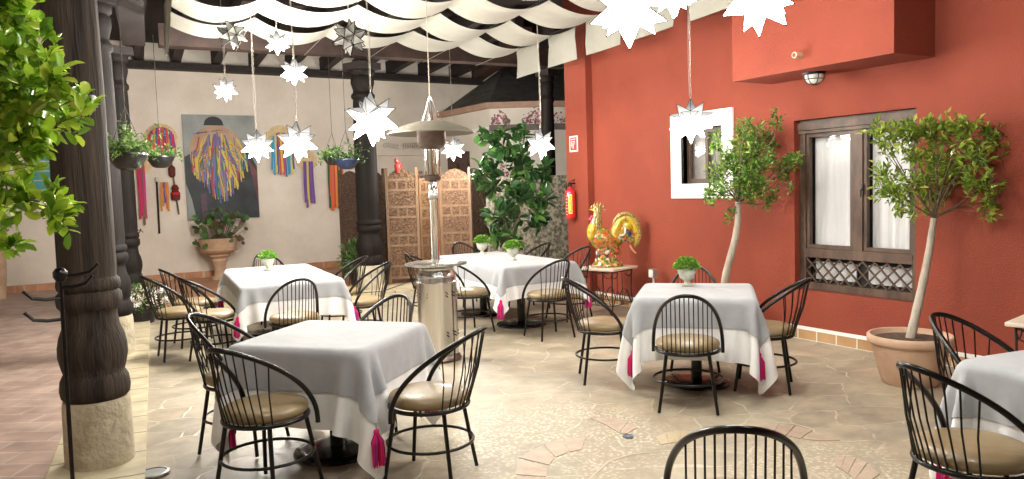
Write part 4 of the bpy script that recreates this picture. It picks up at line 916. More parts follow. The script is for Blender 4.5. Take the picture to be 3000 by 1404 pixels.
bundle(980, 480, 2.28, 1.34, .32, [(.02,.08,.03),(.66,.12,.03),(.70,.14,.03),(.60,.04,.03),(.72,.25,.04),(.15,.03,.02),(.66,.1,.04)], 9, 'bright orange and red ribbons hanging below the leafy planter', 7)
# staffs
p = PY(460, 540, WY-.04); t = empty('ribboned_staff', (p[0], WY-.004, .95), 0, 'black staff with orange and blue ribbons leaning flat on the cream wall', 'staff', 'staffs on the cream wall')
mb = MB(); mb.tube([(-.01, -.03, 0), (0, -.03, 1.0)], .018, 8); mb.build('stick', M['black'], t)
MB().lathe([(0, .98), (.035, 1.0), (.04, 1.04), (.02, 1.08), (0, 1.085)], 12, at=(0, -.03, 0)).build('knob', M['potw'], t, smooth=True)
ribbons(t, (.05, .19), .98, .48, [(.65,.28,.05),(.66,.22,.04),(.06,.12,.35),(.62,.14,.05)], 5, .035, 8, -.04)
p = PY(515, 560, WY-.04); t = empty('tasselled_staff', (p[0], WY-.004, 1.3), 0, 'brown staff with dark red tassels hanging just left of the painting', 'staff', 'staffs on the cream wall')
mb = MB(); mb.tube([(.03, -.03, 0), (-.05, -.03, 1.02)], .017, 8); mb.build('stick', M['barkd'], t)
mb = MB(); mb.lathe([(.03, .58), (.05, .56), (.075, .5), (.055, .48), (.085, .38), (.075, .28), (0, .28)], 14, at=(-.01, -.05, 0), col=(.14,.02,.02)); mb.lathe([(.03, .95), (.065, .9), (.06, .75), (.03, .72)], 12, at=(-.05, -.05, 0), col=(.12,.025,.02)); mb.lathe([(.079, .43), (.089, .42), (.089, .39), (.08, .385)], 14, at=(-.01, -.05, 0), col=(.55,.02,.03))
mb.build('tassel', M['thread'], t, colattr=True)

# ------------------------------------------------------------------ hanging planters
def planter(px, py, dep, R, label, seed, n, pot, cols, cordto=3.6, spread=1.0, leaf=.05, up=.6):
    p = DP(px, py, dep); t = empty('hanging_planter', p, 0, label, 'hanging planter', 'hanging planters')
    MB().lathe([(0, -R*.80), (R*.4, -R*.78), (R*.62, -R*.66), (R*.92, -R*.22), (R, 0), (R*1.06, .0), (R*1.06, .018), (R*.96, .02), (R*.9, -.01), (0, -.015)], 28).build('bowl', pot, t, smooth=True, angle=50)
    mb = MB()
    for a in (30, 150, 270): mb.tube([(R*math.cos(rad(a)), R*math.sin(rad(a)), .015), (0, 0, R*2.6)], .003, 4)
    mb.tube([(0, 0, R*2.6), (0, 0, cordto-p[2])], .004, 5); mb.build('cord', M['iron'], t)
    rs = np.random.RandomState(seed); P = []; D = []
    for k in range(n):
        a = rs.rand()*2*PI; q = rs.rand()**.5; L = R*(.9+1.0*rs.rand())*up*2; b0 = np.array([math.cos(a)*R*.6*q, math.sin(a)*R*.6*q, 0]); dv = np.array([math.cos(a)*q*spread*.8, math.sin(a)*q*spread*.8, 1.0-.5*q*spread])+rs.randn(3)*.15
        for j in range(9):
            f = (j+1)/9; pt = b0+dv*L*f; pt[2] -= .5*L*f*f*q*spread; P.append(pt); D.append(rs.randn(3)*.7+dv*.3)
    foliage('foliage', P, D, leaf*(.6+.7*rs.rand(len(P))), M['leaf'], t, cols, aspect=.5, seed=seed)
    return t
GRN = [(.05,.14,.025),(.10,.24,.04),(.16,.32,.06),(.04,.10,.02)]
planter(374, 455, 7.0, .172, 'larger black hanging planter with bushy grassy green plant beside the corner column', 3, 130, M['plastic'], [(.12,.22,.05),(.18,.30,.07),(.06,.13,.03),(.24,.36,.11)], leaf=.045, up=.7)
planter(470, 462, 9.3, .16, 'smaller black hanging planter in front of the red ribboned hat', 4, 26, M['plastic'], GRN, leaf=.05, up=.35)
planter(1016, 470, 10.6, .16, 'navy hanging planter with thin dark foliage left of the middle column', 5, 30, M['blueplastic'], [(.05,.10,.03),(.10,.17,.06),(.03,.06,.02)], leaf=.055, up=.65)
planter(975, 462, 11.2, .14, 'leafy hanging planter directly above the orange ribbons', 6, 40, M['plastic'], GRN, leaf=.055, up=.55, spread=1.3)

# ------------------------------------------------------------------ urn with geraniums
p = G(645, 818); ux, uy = 2.55, 15.45
p = PY(645, 800, 15.45); ux = p[0]
t = empty('garden_urn', (ux, uy, .03), 0, 'terracotta urn of round leaved geraniums standing below the painting', 'urn')
MB().lathe([(0, 0), (.17, 0), (.17, .04), (.12, .07), (.10, .14), (.115, .30), (.15, .36), (.13, .40), (.17, .43), (.21, .46), (.19, .48), (.27, .52), (.34, .555), (.35, .575), (.31, .60), (.33, .66), (.355, .76), (.37, .79), (.345, .80), (.31, .75), (0, .74)], 40).build('urn_body', M['terra2'], t, smooth=True, angle=40)
rs = np.random.RandomState(21); mb = MB(); st = MB()
for k in range(105):
    a = rs.rand()*2*PI; q = rs.rand()**.6; L = .2+.42*rs.rand(); top = np.array([math.cos(a)*.56*q, math.sin(a)*.35*q, .78+L*(1-.35*q)]); 
    if rs.rand() < .3: top[2] = .66+.2*rs.rand()
    st.tube([(top[0]*.35, top[1]*.35, .75), (top[0]*.8, top[1]*.8, (.75+top[2])/2+.03), top], .004, 4)
    r = .035+.03*rs.rand(); nv = Vector((rs.randn()*.6, -1+rs.randn()*.5, .5+rs.randn()*.4)).normalized(); u = nv.orthogonal().normalized(); v = nv.cross(u); col = [(.04,.10,.03),(.06,.15,.04),(.09,.2,.05),(.12,.08,.04)][rs.randint(4)]
    mb.add([tuple(top)]+[tuple(Vector(top)+u*(r*(1+.12*math.cos(w*5)))*math.cos(w)+v*(r*(1+.12*math.cos(w*5)))*math.sin(w)+nv*.012) for w in np.linspace(0, 2*PI, 11)[:-1]], [(0, i, i % 10+1) for i in range(1, 11)], col)
mb.build('leaves', M['leaf'], t, colattr=True); st.build('stems', M['barkd'], t)

# ------------------------------------------------------------------ carved folding screens
def screen_panel(par, a, b2, h, dark, seed, rows=True):
    lab_ = 1
    a, b2 = np.array(a), np.array(b2); L = np.linalg.norm(b2-a); ang = math.atan2(b2[1]-a[1], b2[0]-a[0])
    pn = empty('panel', (a[0], a[1], 0), ang); pn.parent = par; FM = M['carvedd'] if dark else M['frame']; CM = M['carvedd'] if dark else M['carved']
    mb = MB(); w = .045
    mb.box((0, -.02, 0), (w, .02, h)); mb.box((L-w, -.02, 0), (L, .02, h))
    hb = h-.12; lv = [.12, .30, .62, .78, 1.06, 1.22, 1.48, 1.64]
    lv = [z*hb/1.72 for z in lv]
    for z in lv: mb.box((w, -.014, z-.018), (L-w, .014, z+.018))
    for i in (0, 2, 4, 6):
        for k in (1, 2): x = w+(L-2*w)*k/3; mb.box((x-.012, -.012, lv[i]+.018), (x+.012, .012, lv[i+1]-.018))
    fo = mb.build('frame', FM, pn)
    cm = MB(); cm.box((w, -.006, lv[0]), (L-w, .006, lv[-1]))
    # arched cresting
    top = [(w, lv[-1]+.018), (w, lv[-1]+.04)]; n = 14
    for k in range(n+1):
        f = k/n; x = w+(L-2*w)*f; z = lv[-1]+.05+.13*math.sin(PI*f)**.8+.012*abs(math.sin(f*PI*5)); top.append((x, z))
    top += [(L-w, lv[-1]+.04), (L-w, lv[-1]+.018)]
    m = len(top); cm.add([(x, -.007, z) for x, z in top]+[(x, .007, z) for x, z in top], [tuple(range(m)), tuple(range(2*m-1, m-1, -1))]+[(i, (i+1) % m, m+(i+1) % m, m+i) for i in range(m)][::1])
    # raised carving bosses
    rs = random.Random(seed)
    for i in range(len(lv)-1):
        z0_, z1_ = lv[i]+.03, lv[i+1]-.03; big = i % 2 == 1
        cells = [(w+.02, L-w-.02)] if big else [(w+(L-2*w)*k/3+.02, w+(L-2*w)*(k+1)/3-.02) for k in range(3)]
        for (xa, xb) in cells:
            xm, zm = (xa+xb)/2, (z0_+z1_)/2; rx, rz_ = (xb-xa)/2, (z1_-z0_)/2
            cm.tube([(xm+rx*.86*math.cos(w_), -.008, zm+rz_*.86*math.sin(w_)) for w_ in np.linspace(0, 2*PI, 17)[:-1]], .006, 5, closed=True)
            for k in range(6 if big else 4):
                aa = 2*PI*k/(6 if big else 4)+.4; cm.tube([(xm, -.007, zm), (xm+rx*.35*math.cos(aa+.5), -.010, zm+rz_*.35*math.sin(aa+.5)), (xm+rx*.75*math.cos(aa), -.007, zm+rz_*.75*math.sin(aa))], .006, 5)
    cm.build('carving', CM, pn)
    return pn
h_s = 2.02
A3, B3, C3_, D3_, E3_ = [np.array(DP(x, 600, d_)[:2]) for x, d_ in ((1131, 12.95), (1227, 13.0), (1286, 13.42), (1381, 13.35), (1430, 13.8))]
scr = empty('folding_screen', (0, 0, .002), 0, 'brown carved wooden folding screen standing right of the middle column', 'folding screen')
screen_panel(scr, A3, B3, h_s, False, 1); screen_panel(scr, B3+np.array([.01,.02]), C3_, h_s-.06, False, 2); screen_panel(scr, C3_+np.array([.02,0]), D3_, h_s-.02, False, 3); screen_panel(scr, D3_+np.array([.01,.02]), E3_, h_s-.04, True, 4)  # last panel takes the wood darkened for shade
A1_ = np.array(PY(1003, 780, 13.6)[:2]); B1_ = np.array(PY(1062, 790, 13.25)[:2]); B1b = B1_+np.array([.04, 0]); C1_ = np.array(PY(1128, 800, 12.9)[:2])
scr = empty('folding_screen', (0, 0, .032), 0, 'near black carved folding screen partly behind the middle column', 'folding screen')
screen_panel(scr, A1_, A1_+(B1_-A1_)/np.linalg.norm(B1_-A1_)*.5, 2.0, True, 5); screen_panel(scr, B1b, B1b+(C1_-B1b)/np.linalg.norm(C1_-B1b)*.5, 2.0, True, 6)
for po in [o for o in bpy.data.objects if o.name.startswith('panel') and o.parent and o.parent.name.startswith('folding')]: pass
# red bird ornament on the screen top
p = A3*.62+B3*.38
t = empty('bird_ornament', (float(p[0]), float(p[1])-.02, h_s-.06), 0, 'small red bird ornament perched on top of the carved screen', 'ornament')
mb = MB(); mb.lathe([(0, -.03), (.03, -.02), (.05, .04), (.055, .09), (.04, .13), (.02, .15), (0, .152)], 14); mb.lathe([(0, .13), (.03, .15), (.036, .18), (.025, .21), (0, .22)], 12, at=(-.015, 0, 0)); mb.build('body', mat('red_glaze', (.5, .05, .04), None, .4), t, smooth=True)
mb = MB(); mb.add([(-.045, 0, .18), (-.075, .0, .17), (-.045, .012, .17), (-.045, -.012, .17)], [(0,1,2),(0,3,1),(2,1,3)]); mb.add([(.03, -.01, .07), (.09, -.01, .16), (.10, .01, .10), (.04, .012, .03)], [(0,1,2,3),(3,2,1,0)]); mb.build('beak_and_tail', mat('red_glaze_dark', (.35, .04, .03), None, .4), t)

# ------------------------------------------------------------------ trees
def limb(mb, a, b2, r1, r2, bend=.08, seed=0, n=6):
    rs = random.Random(seed); a, b2 = Vector(a), Vector(b2); L = (b2-a).length; off = Vector((rs.uniform(-1, 1), rs.uniform(-1, 1), rs.uniform(-.4, .4)))*bend*L
    mb.tube([a.lerp(b2, f)+off*math.sin(PI*f) for f in np.linspace(0, 1, n)], [r1+(r2-r1)*f for f in np.linspace(0, 1, n)], 7)
def px_blobs(lst, dep, sc, ox, oy, jitter=.5, seed=0):
    rs = np.random.RandomState(seed); out = []
    for (x, y, r) in lst:
        R = W(r/sc, dep); p = DP(ox+x/sc, oy+y/sc, dep+rs.uniform(-1, 1)*jitter*.5); out.append((p, R))
    return out
def tree(name, label, cat, base, crown_base, blobs, dens, leaf, cols, rt, matl, simple=True, seed=0, bark=None, group=None, aspect=.45, twig=.12, trunk_pts=None, mainpot=None, droop=0.):
    t = empty(name, base, 0, label, cat, group); base = Vector(base); bark = bark or M['bark']
    mb = MB(); tp = [Vector(q)-base for q in (trunk_pts or [base, crown_base])]
    n = 14; pts = []
    for i in range(n+1):
        f = i/n*(len(tp)-1); k = min(int(f), len(tp)-2); pts.append(tp[k].lerp(tp[k+1], f-k))
    for _ in range(2): pts = [pts[0]]+[(pts[i-1]+pts[i]*2+pts[i+1])/4 for i in range(1, n)]+[pts[-1]]
    mb.tube(pts, [rt*(1-.35*i/n)*(1+.04*math.sin(i*2.3)) for i in range(n+1)], 12); mb.build('trunk', bark, t, smooth=True, angle=80)
    cb = Vector(crown_base)-base; bl = [(Vector([float(q) for q in c])-base, r) for c, r in blobs]
    mb = MB()
    for i, (c, r) in enumerate(bl):
        (limb(mb, cb, c, rt*.20, rt*.04, .12, seed+i) if i % 2 == 0 else limb(mb, cb.lerp(bl[i-1][0], .5), c, rt*.12, rt*.03, .12, seed+i))
    P, D, S, TW = crown_points([(np.array(c), r) for c, r in bl], dens, seed, leaf, twig)
    for i, (a, b2) in enumerate(TW):
        if i % 2 == 0: mb.tube([a, b2], [rt*.06+.001, .0008], 4)
    mb.build('branches', M['barkd'], t, smooth=True, angle=80)
    foliage('crown', P, D, S, matl, t, cols, aspect=aspect, simple=simple, seed=seed, droop=droop)
    return t
# potted tree right
pc = (5.62, 3.47)
t = empty('terracotta_pot', (*pc, 0), 0, 'large pale terracotta pot holding the right hand tree below the window', 'pot')
MB().lathe([(0, .0), (.19, .0), (.20, .01), (.235, .12), (.265, .25), (.282, .315), (.30, .32), (.308, .33), (.308, .375), (.30, .385), (.285, .385), (.275, .36), (.265, .345)], 48).build('pot_body', M['terra'], t, smooth=True, angle=40)
mb = MB(); mb.lathe([(.272, .345), (.2, .352), (.1, .356), (0, .358)], 30); mb.build('soil', M['soil'], t, smooth=True)
bl2 = px_blobs([(560,650,32),(620,690,55),(700,690,62),(780,660,50),(860,680,72),(930,640,40),(1000,670,68),(1090,660,60),(1150,700,60),(1230,700,50),(1290,690,26),(620,890,62),(650,970,58),(690,1040,38),(760,930,66),(850,900,75),(850,1010,62),(930,850,70),(1000,880,75),(1060,800,62),(1130,770,62),(1090,940,70),(1140,1020,48),(1125,1080,30),(760,780,50),(860,790,55),(600,760,34),(740,1090,18)], 6.1, 1.722, 2240, 0, .55, 2)
tb = DP(2693, 990, 5.95); tt = DP(2736, 640, 5.95)
tree('potted_tree', 'bushy light green small tree with slim pale trunk in front of the big window', 'tree', (pc[0]+.0, pc[1]+.0, .34), tt, bl2, 19, .066, [(.17,.28,.03),(.26,.39,.045),(.11,.20,.03),(.38,.50,.08),(.45,.50,.09),(.21,.33,.05)], .036, M['leafgloss'], seed=5, trunk_pts=[(pc[0], pc[1], .34), DP(2700, 850, 5.95), DP(2722, 740, 5.95), tt], group='potted trees by the red wall', aspect=.42, twig=.13)
# tree left of window
pc = PX(2112, 905, 5.95); pc = (pc[0], 5.72)
t = empty('terracotta_pot', (*pc, 0), 0, 'terracotta pot hidden behind the table, holding the tree by the small white window', 'pot')
MB().lathe([(0, .0), (.17, .0), (.23, .2), (.25, .28), (.265, .29), (.265, .33), (.24, .33), (.23, .30), (0, .30)], 36).build('pot_body', M['terra'], t, smooth=True, angle=40)
bl1 = px_blobs([(560,430,100),(480,400,75),(640,480,90),(640,220,66),(560,220,50),(700,300,72),(765,110,26),(775,180,34),(590,150,22),(590,320,90),(400,330,44),(420,260,34),(430,480,70),(700,400,70),(820,460,62),(870,390,50),(900,400,34),(560,560,82),(450,570,60),(350,590,44),(680,560,60),(760,610,42),(720,660,28),(380,660,24),(510,720,26),(500,750,16),(850,550,26),(640,620,40)], 7.6, 2.08, 1900, 280, .55, 3)
tt = DP(2162, 592, 7.62)
tree('potted_tree', 'compact dark green small tree with curved pale trunk beside the small white framed window', 'tree', (pc[0], pc[1], .30), tt, bl1, 25, .048, [(.08,.18,.03),(.13,.27,.04),(.18,.34,.05),(.05,.13,.02),(.30,.42,.07)], .042, M['leaf'], seed=8, trunk_pts=[(pc[0], pc[1], .3), DP(2122, 815, 7.65), DP(2150, 720, 7.65), DP(2163, 650, 7.62), tt], group='potted trees by the red wall', twig=.10)
# tall bush behind the middle table
bb = DP(1500, 830, 11.7)
blc = px_blobs([(230,345,60),(330,350,66),(430,380,46),(190,470,42),(190,380,34),(140,600,44),(115,650,38),(200,610,42),(330,430,50),(420,520,62),(380,600,66),(450,600,60),(520,600,58),(590,620,34),(330,800,60),(420,780,70),(520,740,62),(560,830,62),(300,900,58),(400,920,66),(500,930,60),(560,980,44),(230,1040,30),(290,1040,28),(230,910,36),(400,1060,50),(450,700,50),(330,700,40),(220,700,24)], 11.7, 2.365, 1350, 250, .7, 4)
t = tree('tall_bush', 'tall leafy bush with large dark green leaves behind the rear middle table', 'bush', (bb[0], bb[1], .33), DP(1490, 700, 11.7), blc, 1.15, .185, [(.03,.08,.025),(.04,.12,.03),(.06,.17,.04),(.02,.055,.02),(.13,.28,.06)], .03, M['leaf'], simple=False, seed=12, bark=M['barkd'], trunk_pts=[(bb[0], bb[1], .33), DP(1492, 760, 11.7), DP(1490, 700, 11.7)], aspect=.5, twig=.22, droop=.35)
t = empty('terracotta_pot', (float(bb[0]), float(bb[1]), 0), 0, 'terracotta pot of the tall bush behind the rear middle table', 'pot')
MB().lathe([(0, 0), (.16, 0), (.23, .30), (.25, .31), (.25, .35), (.23, .35), (.22, .33), (0, .33)], 32).build('pot_body', M['terra2'], t, smooth=True, angle=40)
# near tree at the left edge, bright and close
S_ = 1/.8587
bl3 = []
rsf = np.random.RandomState(31)
for (x, y, r) in [(10,30,60),(50,40,42),(80,80,32),(50,110,55),(100,130,36),(20,170,70),(85,180,50),(140,198,34),(60,250,60),(130,250,50),(180,250,34),(10,300,60),(90,310,50),(160,300,42),(40,360,50),(110,360,38),(10,420,45),(70,420,30),(50,460,22),(10,500,40),(60,510,34),(110,540,26),(150,530,20),(160,555,16),(130,505,14),(-40,200,80),(-40,60,80),(-40,350,70),(-30,460,60),(30,5,40),(5,600,14),(20,620,12),(210,275,14)]:
    bl3.append((DP(x*S_, y*S_, 2.35+rsf.uniform(-.28, .28)), W(r*S_, 2.3)))
nb = DP(-330, 1800, 2.6); nb = (-.92, 2.05, 0.)
nb = DP(-120, 1800, 2.35); nb = (float(nb[0])-.05, float(nb[1]), 0.)
t = empty('terracotta_pot', nb, 0, 'terracotta pot of the near bright tree, below the left edge of the view', 'pot')
MB().lathe([(0, 0), (.16, 0), (.21, .28), (.235, .29), (.235, .34), (.21, .34), (.20, .31), (0, .31)], 32).build('pot_body', M['terra'], t, smooth=True, angle=40)
tree('near_tree', 'bright yellow green leafy tree close to us at the left edge', 'tree', (nb[0], nb[1], .31), DP(-100, 560, 2.35), bl3, 26, .050, [(.26,.46,.03),(.38,.56,.04),(.18,.34,.02),(.50,.62,.07),(.12,.26,.02),(.32,.50,.04)], .022, M['leafgloss'], simple=False, seed=15, bark=M['barkd'], aspect=.5, twig=.07, trunk_pts=[(nb[0], nb[1], .31), DP(-130, 900, 2.35), DP(-100, 560, 2.35)])

# big plain pot at the very left edge, far
p = G(-8, 884); t = empty('tall_pot', (float(p[0])-.10, float(p[1])+.1, .03), 0, 'tall plain terracotta pot cut by the left edge near the far wall', 'pot')
MB().lathe([(0, 0), (.22, 0), (.25, .3), (.27, .8), (.26, 1.0), (.29, 1.04), (.30, 1.12), (.26, 1.13), (.24, 1.08), (0, 1.05)], 32).build('pot_body', M['terra2'], t, smooth=True, angle=40)
rs = np.random.RandomState(5); n = 300; v = rs.randn(n, 3); v /= np.linalg.norm(v, axis=1, keepdims=True)
foliage('foliage', v*np.array([.4, .4, .35])*rs.rand(n, 1)**.4+np.array([0, 0, 1.35]), v+rs.randn(n, 3)*.4, .07+.05*rs.rand(n), M['leaf'], t, GRN, seed=4)

# white flowers at the corner column base
p = G(432, 905, .15); t = empty('flower_box', (1.0, 11.05, 0), 0, 'low planting of white flowers and dark leaves at the foot of the corner column', 'flowers')
p = G(428, 930)
t.location = (float(p[0])-.1, float(p[1])-.45, 0)
MB().lathe([(0, 0), (.16, 0), (.22, .16), (.23, .2), (.2, .2), (0, .18)], 24).build('bowl', M['basep'], t, smooth=True)
rs = np.random.RandomState(6); n = 800; v = rs.randn(n, 3); v /= np.linalg.norm(v, axis=1, keepdims=True)
foliage('leaves', v*np.array([.42, .3, .2])*rs.rand(n, 1)**.4+np.array([0, 0, .3]), v+rs.randn(n, 3)*.5, .04+.04*rs.rand(n), M['leaf'], t, [(.03,.08,.02),(.06,.13,.03),(.10,.16,.06),(.02,.05,.02)], seed=9)
mb = MB()
for k in range(46):
    a = rs.rand()*2*PI; c_ = Vector((.36*math.cos(a)*rs.rand()**.5, -.16-.2*rs.rand(), .26+.2*rs.rand())); nv = Vector((rs.randn()*.4, -1, rs.randn()*.4+.3)).normalized(); u = nv.orthogonal().normalized(); v2 = nv.cross(u)
    for j in range(5):
        w = j*2*PI/5; d1 = u*math.cos(w)+v2*math.sin(w); d2 = u*math.cos(w+.6)+v2*math.sin(w+.6); mb.add([c_, c_+d1*.028, c_+(d1+d2)*.02, c_+d2*.028], [(0,1,2,3)], (.8,.8,.78) if rs.rand() < .8 else (.6,.35,.3))
mb.build('blossoms', M['leaf'], t, colattr=True)
# green fern between the chairs, in front of the dark screen
p = G(1050, 838); t = empty('fern_pot', (float(p[0]), float(p[1]), .03), 0, 'dark leafy potted fern on the floor left of the middle column', 'plant')
MB().lathe([(0, 0), (.12, 0), (.16, .2), (.17, .22), (.14, .22), (0, .2)], 20).build('pot_body', M['plastic'], t, smooth=True)
rs = np.random.RandomState(8); n = 420; v = rs.randn(n, 3); v /= np.linalg.norm(v, axis=1, keepdims=True)
foliage('foliage', v*np.array([.3, .3, .3])*rs.rand(n, 1)**.5+np.array([0, 0, .45]), v+rs.randn(n, 3)*.4, .09+.06*rs.rand(n), M['leaf'], t, [(.03,.09,.02),(.07,.16,.04),(.10,.2,.05)], seed=3, aspect=.3)

# ------------------------------------------------------------------ coat rack by the near column
rp_ = G(226, 1450); rx_, ry_ = float(rp_[0])-.0, float(rp_[1])
base_ = PY(212, 1404, 4.55); topp = PY(176, 803, 4.55); rx_, ry_ = float(base_[0]), 4.55
t = empty('coat_rack', (rx_, ry_, .036), 0, 'slim black iron coat stand with curved hooks before the nearest column', 'coat rack')
tx = float(topp[0])-rx_; tz = float(topp[2])-.036
mb = MB(); mb.tube([(0, 0, 0), (tx, 0, tz-.03)], .011, 10); mb.build('pole', M['black'], t, smooth=True)
MB().lathe([(0, -.045), (.02, -.04), (.034, -.015), (.034, .012), (.02, .03), (0, .035)], 20, at=(tx, 0, tz)).build('ball_finial', M['black'], t, smooth=True)
for (dx, zz, s) in ((-1, 1.085, .17), (-1, .975, .17), (1, 1.14, .15), (1, 1.20, .18)):
    f = zz/tz; x0_ = tx*f; mb = MB(); mb.tube([(x0_, 0, zz), (x0_+dx*s*.4, -.01, zz+.0), (x0_+dx*s*.75, -.02, zz+.012), (x0_+dx*s*.92, -.022, zz+.045), (x0_+dx*s*.97, -.022, zz+.055)], [.009, .009, .009, .009, .011], 8); mb.build('hook', M['black'], t, smooth=True)
mb = MB()
for a in (40, 160, 280): mb.tube([(0, 0, .10), (.12*math.cos(rad(a)), .12*math.sin(rad(a)), .06), (.2*math.cos(rad(a)), .2*math.sin(rad(a)), .0)], .009, 8)
mb.build('feet', M['black'], t, smooth=True)
# bracket lamp on the near column, behind the leaves
p = DP(262, 300, 4.28); t = empty('bracket_lantern', p, 0, 'dark scrolled iron bracket lantern on the nearest column, half hidden by leaves', 'lantern')
mb = MB(); mb.tube([(-.14+.0, .12, -.02), (-.02, .02, .0), (.02, 0, .03)], .010, 8); mb.tube([(.03*math.cos(a)+.0, 0, .03*math.sin(a)+.03) for a in np.linspace(0, 5, 14)], .006, 6); mb.tube([(-.10, .05, -.14), (-.04, .02, -.12), (.0, 0, -.06), (.02, 0, .0)], .006, 6); mb.build('scroll_arm', M['iron'], t, smooth=True)
mb = MB(); mb.lathe([(0, .05), (.02, .04), (.05, .02), (.055, .0), (.03, -.005), (.028, -.05), (0, -.06)], 14, at=(-.02, 0, -.02)); mb.build('lamp_cap', M['black'], t, smooth=True)
mb = MB(); mb.lathe([(0, .02), (.012, .012), (.015, 0), (.01, -.012), (0, -.016)], 12, at=(.02, -.03, .02)); mb.build('glass_bulb', M['lamp'], t, smooth=True)
# iron hook on the corner column
p = DP(405, 680, 11.0); t = empty('wall_hook', (float(p[0])-.02, float(p[1]), float(p[2])), 0, 'small curled iron hook on the side of the corner column', 'hook')
mb = MB(); mb.tube([(-.05, .02, -.05), (0, 0, -.03), (.04, 0, .0), (.055, 0, .045)], .009, 7); mb.tube([(0, 0, -.02), (.02, 0, .03), (.06, 0, .02), (.085, 0, -.01)], .007, 6); mb.build('curl', M['iron'], t)
# round floor uplight / metal disc beside the kerb
p = G(452, 1390); t = empty('floor_uplight', (float(p[0]), float(p[1]), .004), 0, 'flat round metal floor light beside the kerb at the bottom left', 'floor light')
MB().lathe([(0, 0), (.085, 0), (.09, .006), (.085, .014), (.07, .016), (.068, .011), (0, .011)], 32).build('rim', M['grey'], t, smooth=True)
p = G(1840, 1281); t = empty('floor_drain', (float(p[0]), float(p[1]), .005), 0, 'small round blue grey drain cover set in the stone floor', 'drain')
MB().lathe([(0, 0), (.036, 0), (.038, .004), (.03, .006), (.028, .003), (0, .003)], 24).build('cover', mat('blue_grey_metal', (.14, .18, .26), None, .4, metal=.5), t, smooth=True)
mb = MB()
for k in range(3): mb.box((-.022, -.016+.014*k, .0035), (.022, -.011+.014*k, .005))
mb.build('grating', M['grey'], t)

# ------------------------------------------------------------------ iron side table and ceramic rooster
def iron_table(x, y, zt, s, rz, label, group):
    t = empty('iron_side_table', (x, y, 0), rz, label, 'side table', group)
    mb = MB(); mb.box((-s/2, -s/2, zt-.03), (s/2, s/2, zt)); o = mb.build('stone_top', M['marble'], t); bv = o.modifiers.new('bevel', 'BEVEL'); bv.width = .008; bv.segments = 2
    for sx in (-1, 1):
        for sy in (-1, 1):
            q = s*.40; mb = MB(); mb.tube([(sx*q, sy*q, zt-.032), (sx*q*.96, sy*q*.96, zt*.5), (sx*q*1.02, sy*q*1.02, .05), (sx*q*1.12, sy*q*1.12, .012)], .009, 8); l = mb.build('leg', M['iron'], t, smooth=True)
    for k in range(4):
        a = k*PI/2; q = s*.40; ex = lambda u, z: (u*math.cos(a)-q*math.sin(a), u*math.sin(a)+q*math.cos(a), z)
        mb = MB(); mb.tube([ex(-q, zt-.05), ex(q, zt-.05)], .006, 6); mb.tube([ex(-q, .12), ex(q, .12)], .005, 6); mb.tube([ex(0, zt-.05), ex(0, .12)], .005, 6)
        for sg in (-1, 1):
            mb.tube([ex(sg*(q-.01)-sg*.10*(1-math.cos(w))*.55, zt-.06-.055*math.sin(w)*(1-w/9)-.02) for w in np.linspace(0, 5.2, 18)], .005, 6)
            mb.tube([ex(sg*(.02+.16*f*q/.2), .12+.20*math.sin(PI*f)*(1-.3*f)) for f in np.linspace(0, 1, 12)], .006, 6)
        mb.build('scrollwork', M['iron'], t)
    return t
ZT = .635
rtp = PX(1780, 782, 6.0); rtx, rty = 5.93, 7.58
rc = G(1778, 781, ZT)
v_ = ray(1778, 781); rc = CAM+v_*(5.88/v_[0]); ZT = float(rc[2]); rtx, rty = float(rc[0]), float(rc[1])
iron_table(rtx, rty, ZT, .56, rad(18), 'wrought iron side table with pale stone top carrying the ceramic rooster', 'iron side tables')
p = G(3022, 965, .62)
t2 = iron_table(float(p[0])+.21, float(p[1])-.08, .66, .5, rad(10), 'stone topped iron side table just entering at the right edge', 'iron side tables')
# rooster: longitudinal rings swept through the body; heads to image-left
rdep = 9.6
def rpt(px, py): q = DP(1620+px/4.02, 540+py/4.02, 1.); return px, py
sc_ = W(1/4.02, float((np.array([rtx, rty, 1.0])-CAM) @ vd))
def RL(px, py): return ((px-630)*sc_, (945-py)*sc_)   # local x (to image right), z up
rt_ = empty('ceramic_rooster', (rtx, rty, ZT+.001), -YAW, 'colourful glazed ceramic rooster statue with flowers, on the iron side table', 'statue')
def sweep(mb, cl, rw, rd, n=18, col=(.75,.55,.08)):
    """cl: centre points (x,z); rw half width in plane; rd half depth"""
    vs = []; m = len(cl)
    for i in range(m):
        a = np.array(cl[max(i-1, 0)]); b2 = np.array(cl[min(i+1, m-1)]); t_ = (b2-a)/np.linalg.norm(b2-a); nn_ = np.array([-t_[1], t_[0]])
        for k in range(n):
            w = 2*PI*k/n; q = np.array(cl[i])+nn_*rw[i]*math.cos(w); vs.append((q[0], rd[i]*math.sin(w), q[1]))
    fs = [(i*n+k, i*n+(k+1) % n, (i+1)*n+(k+1) % n, (i+1)*n+k) for i in range(m-1) for k in range(n)]+[tuple(range(n-1, -1, -1)), tuple(range((m-1)*n, m*n))]
    mb.add(vs, fs, col)
glz = M['glaze']
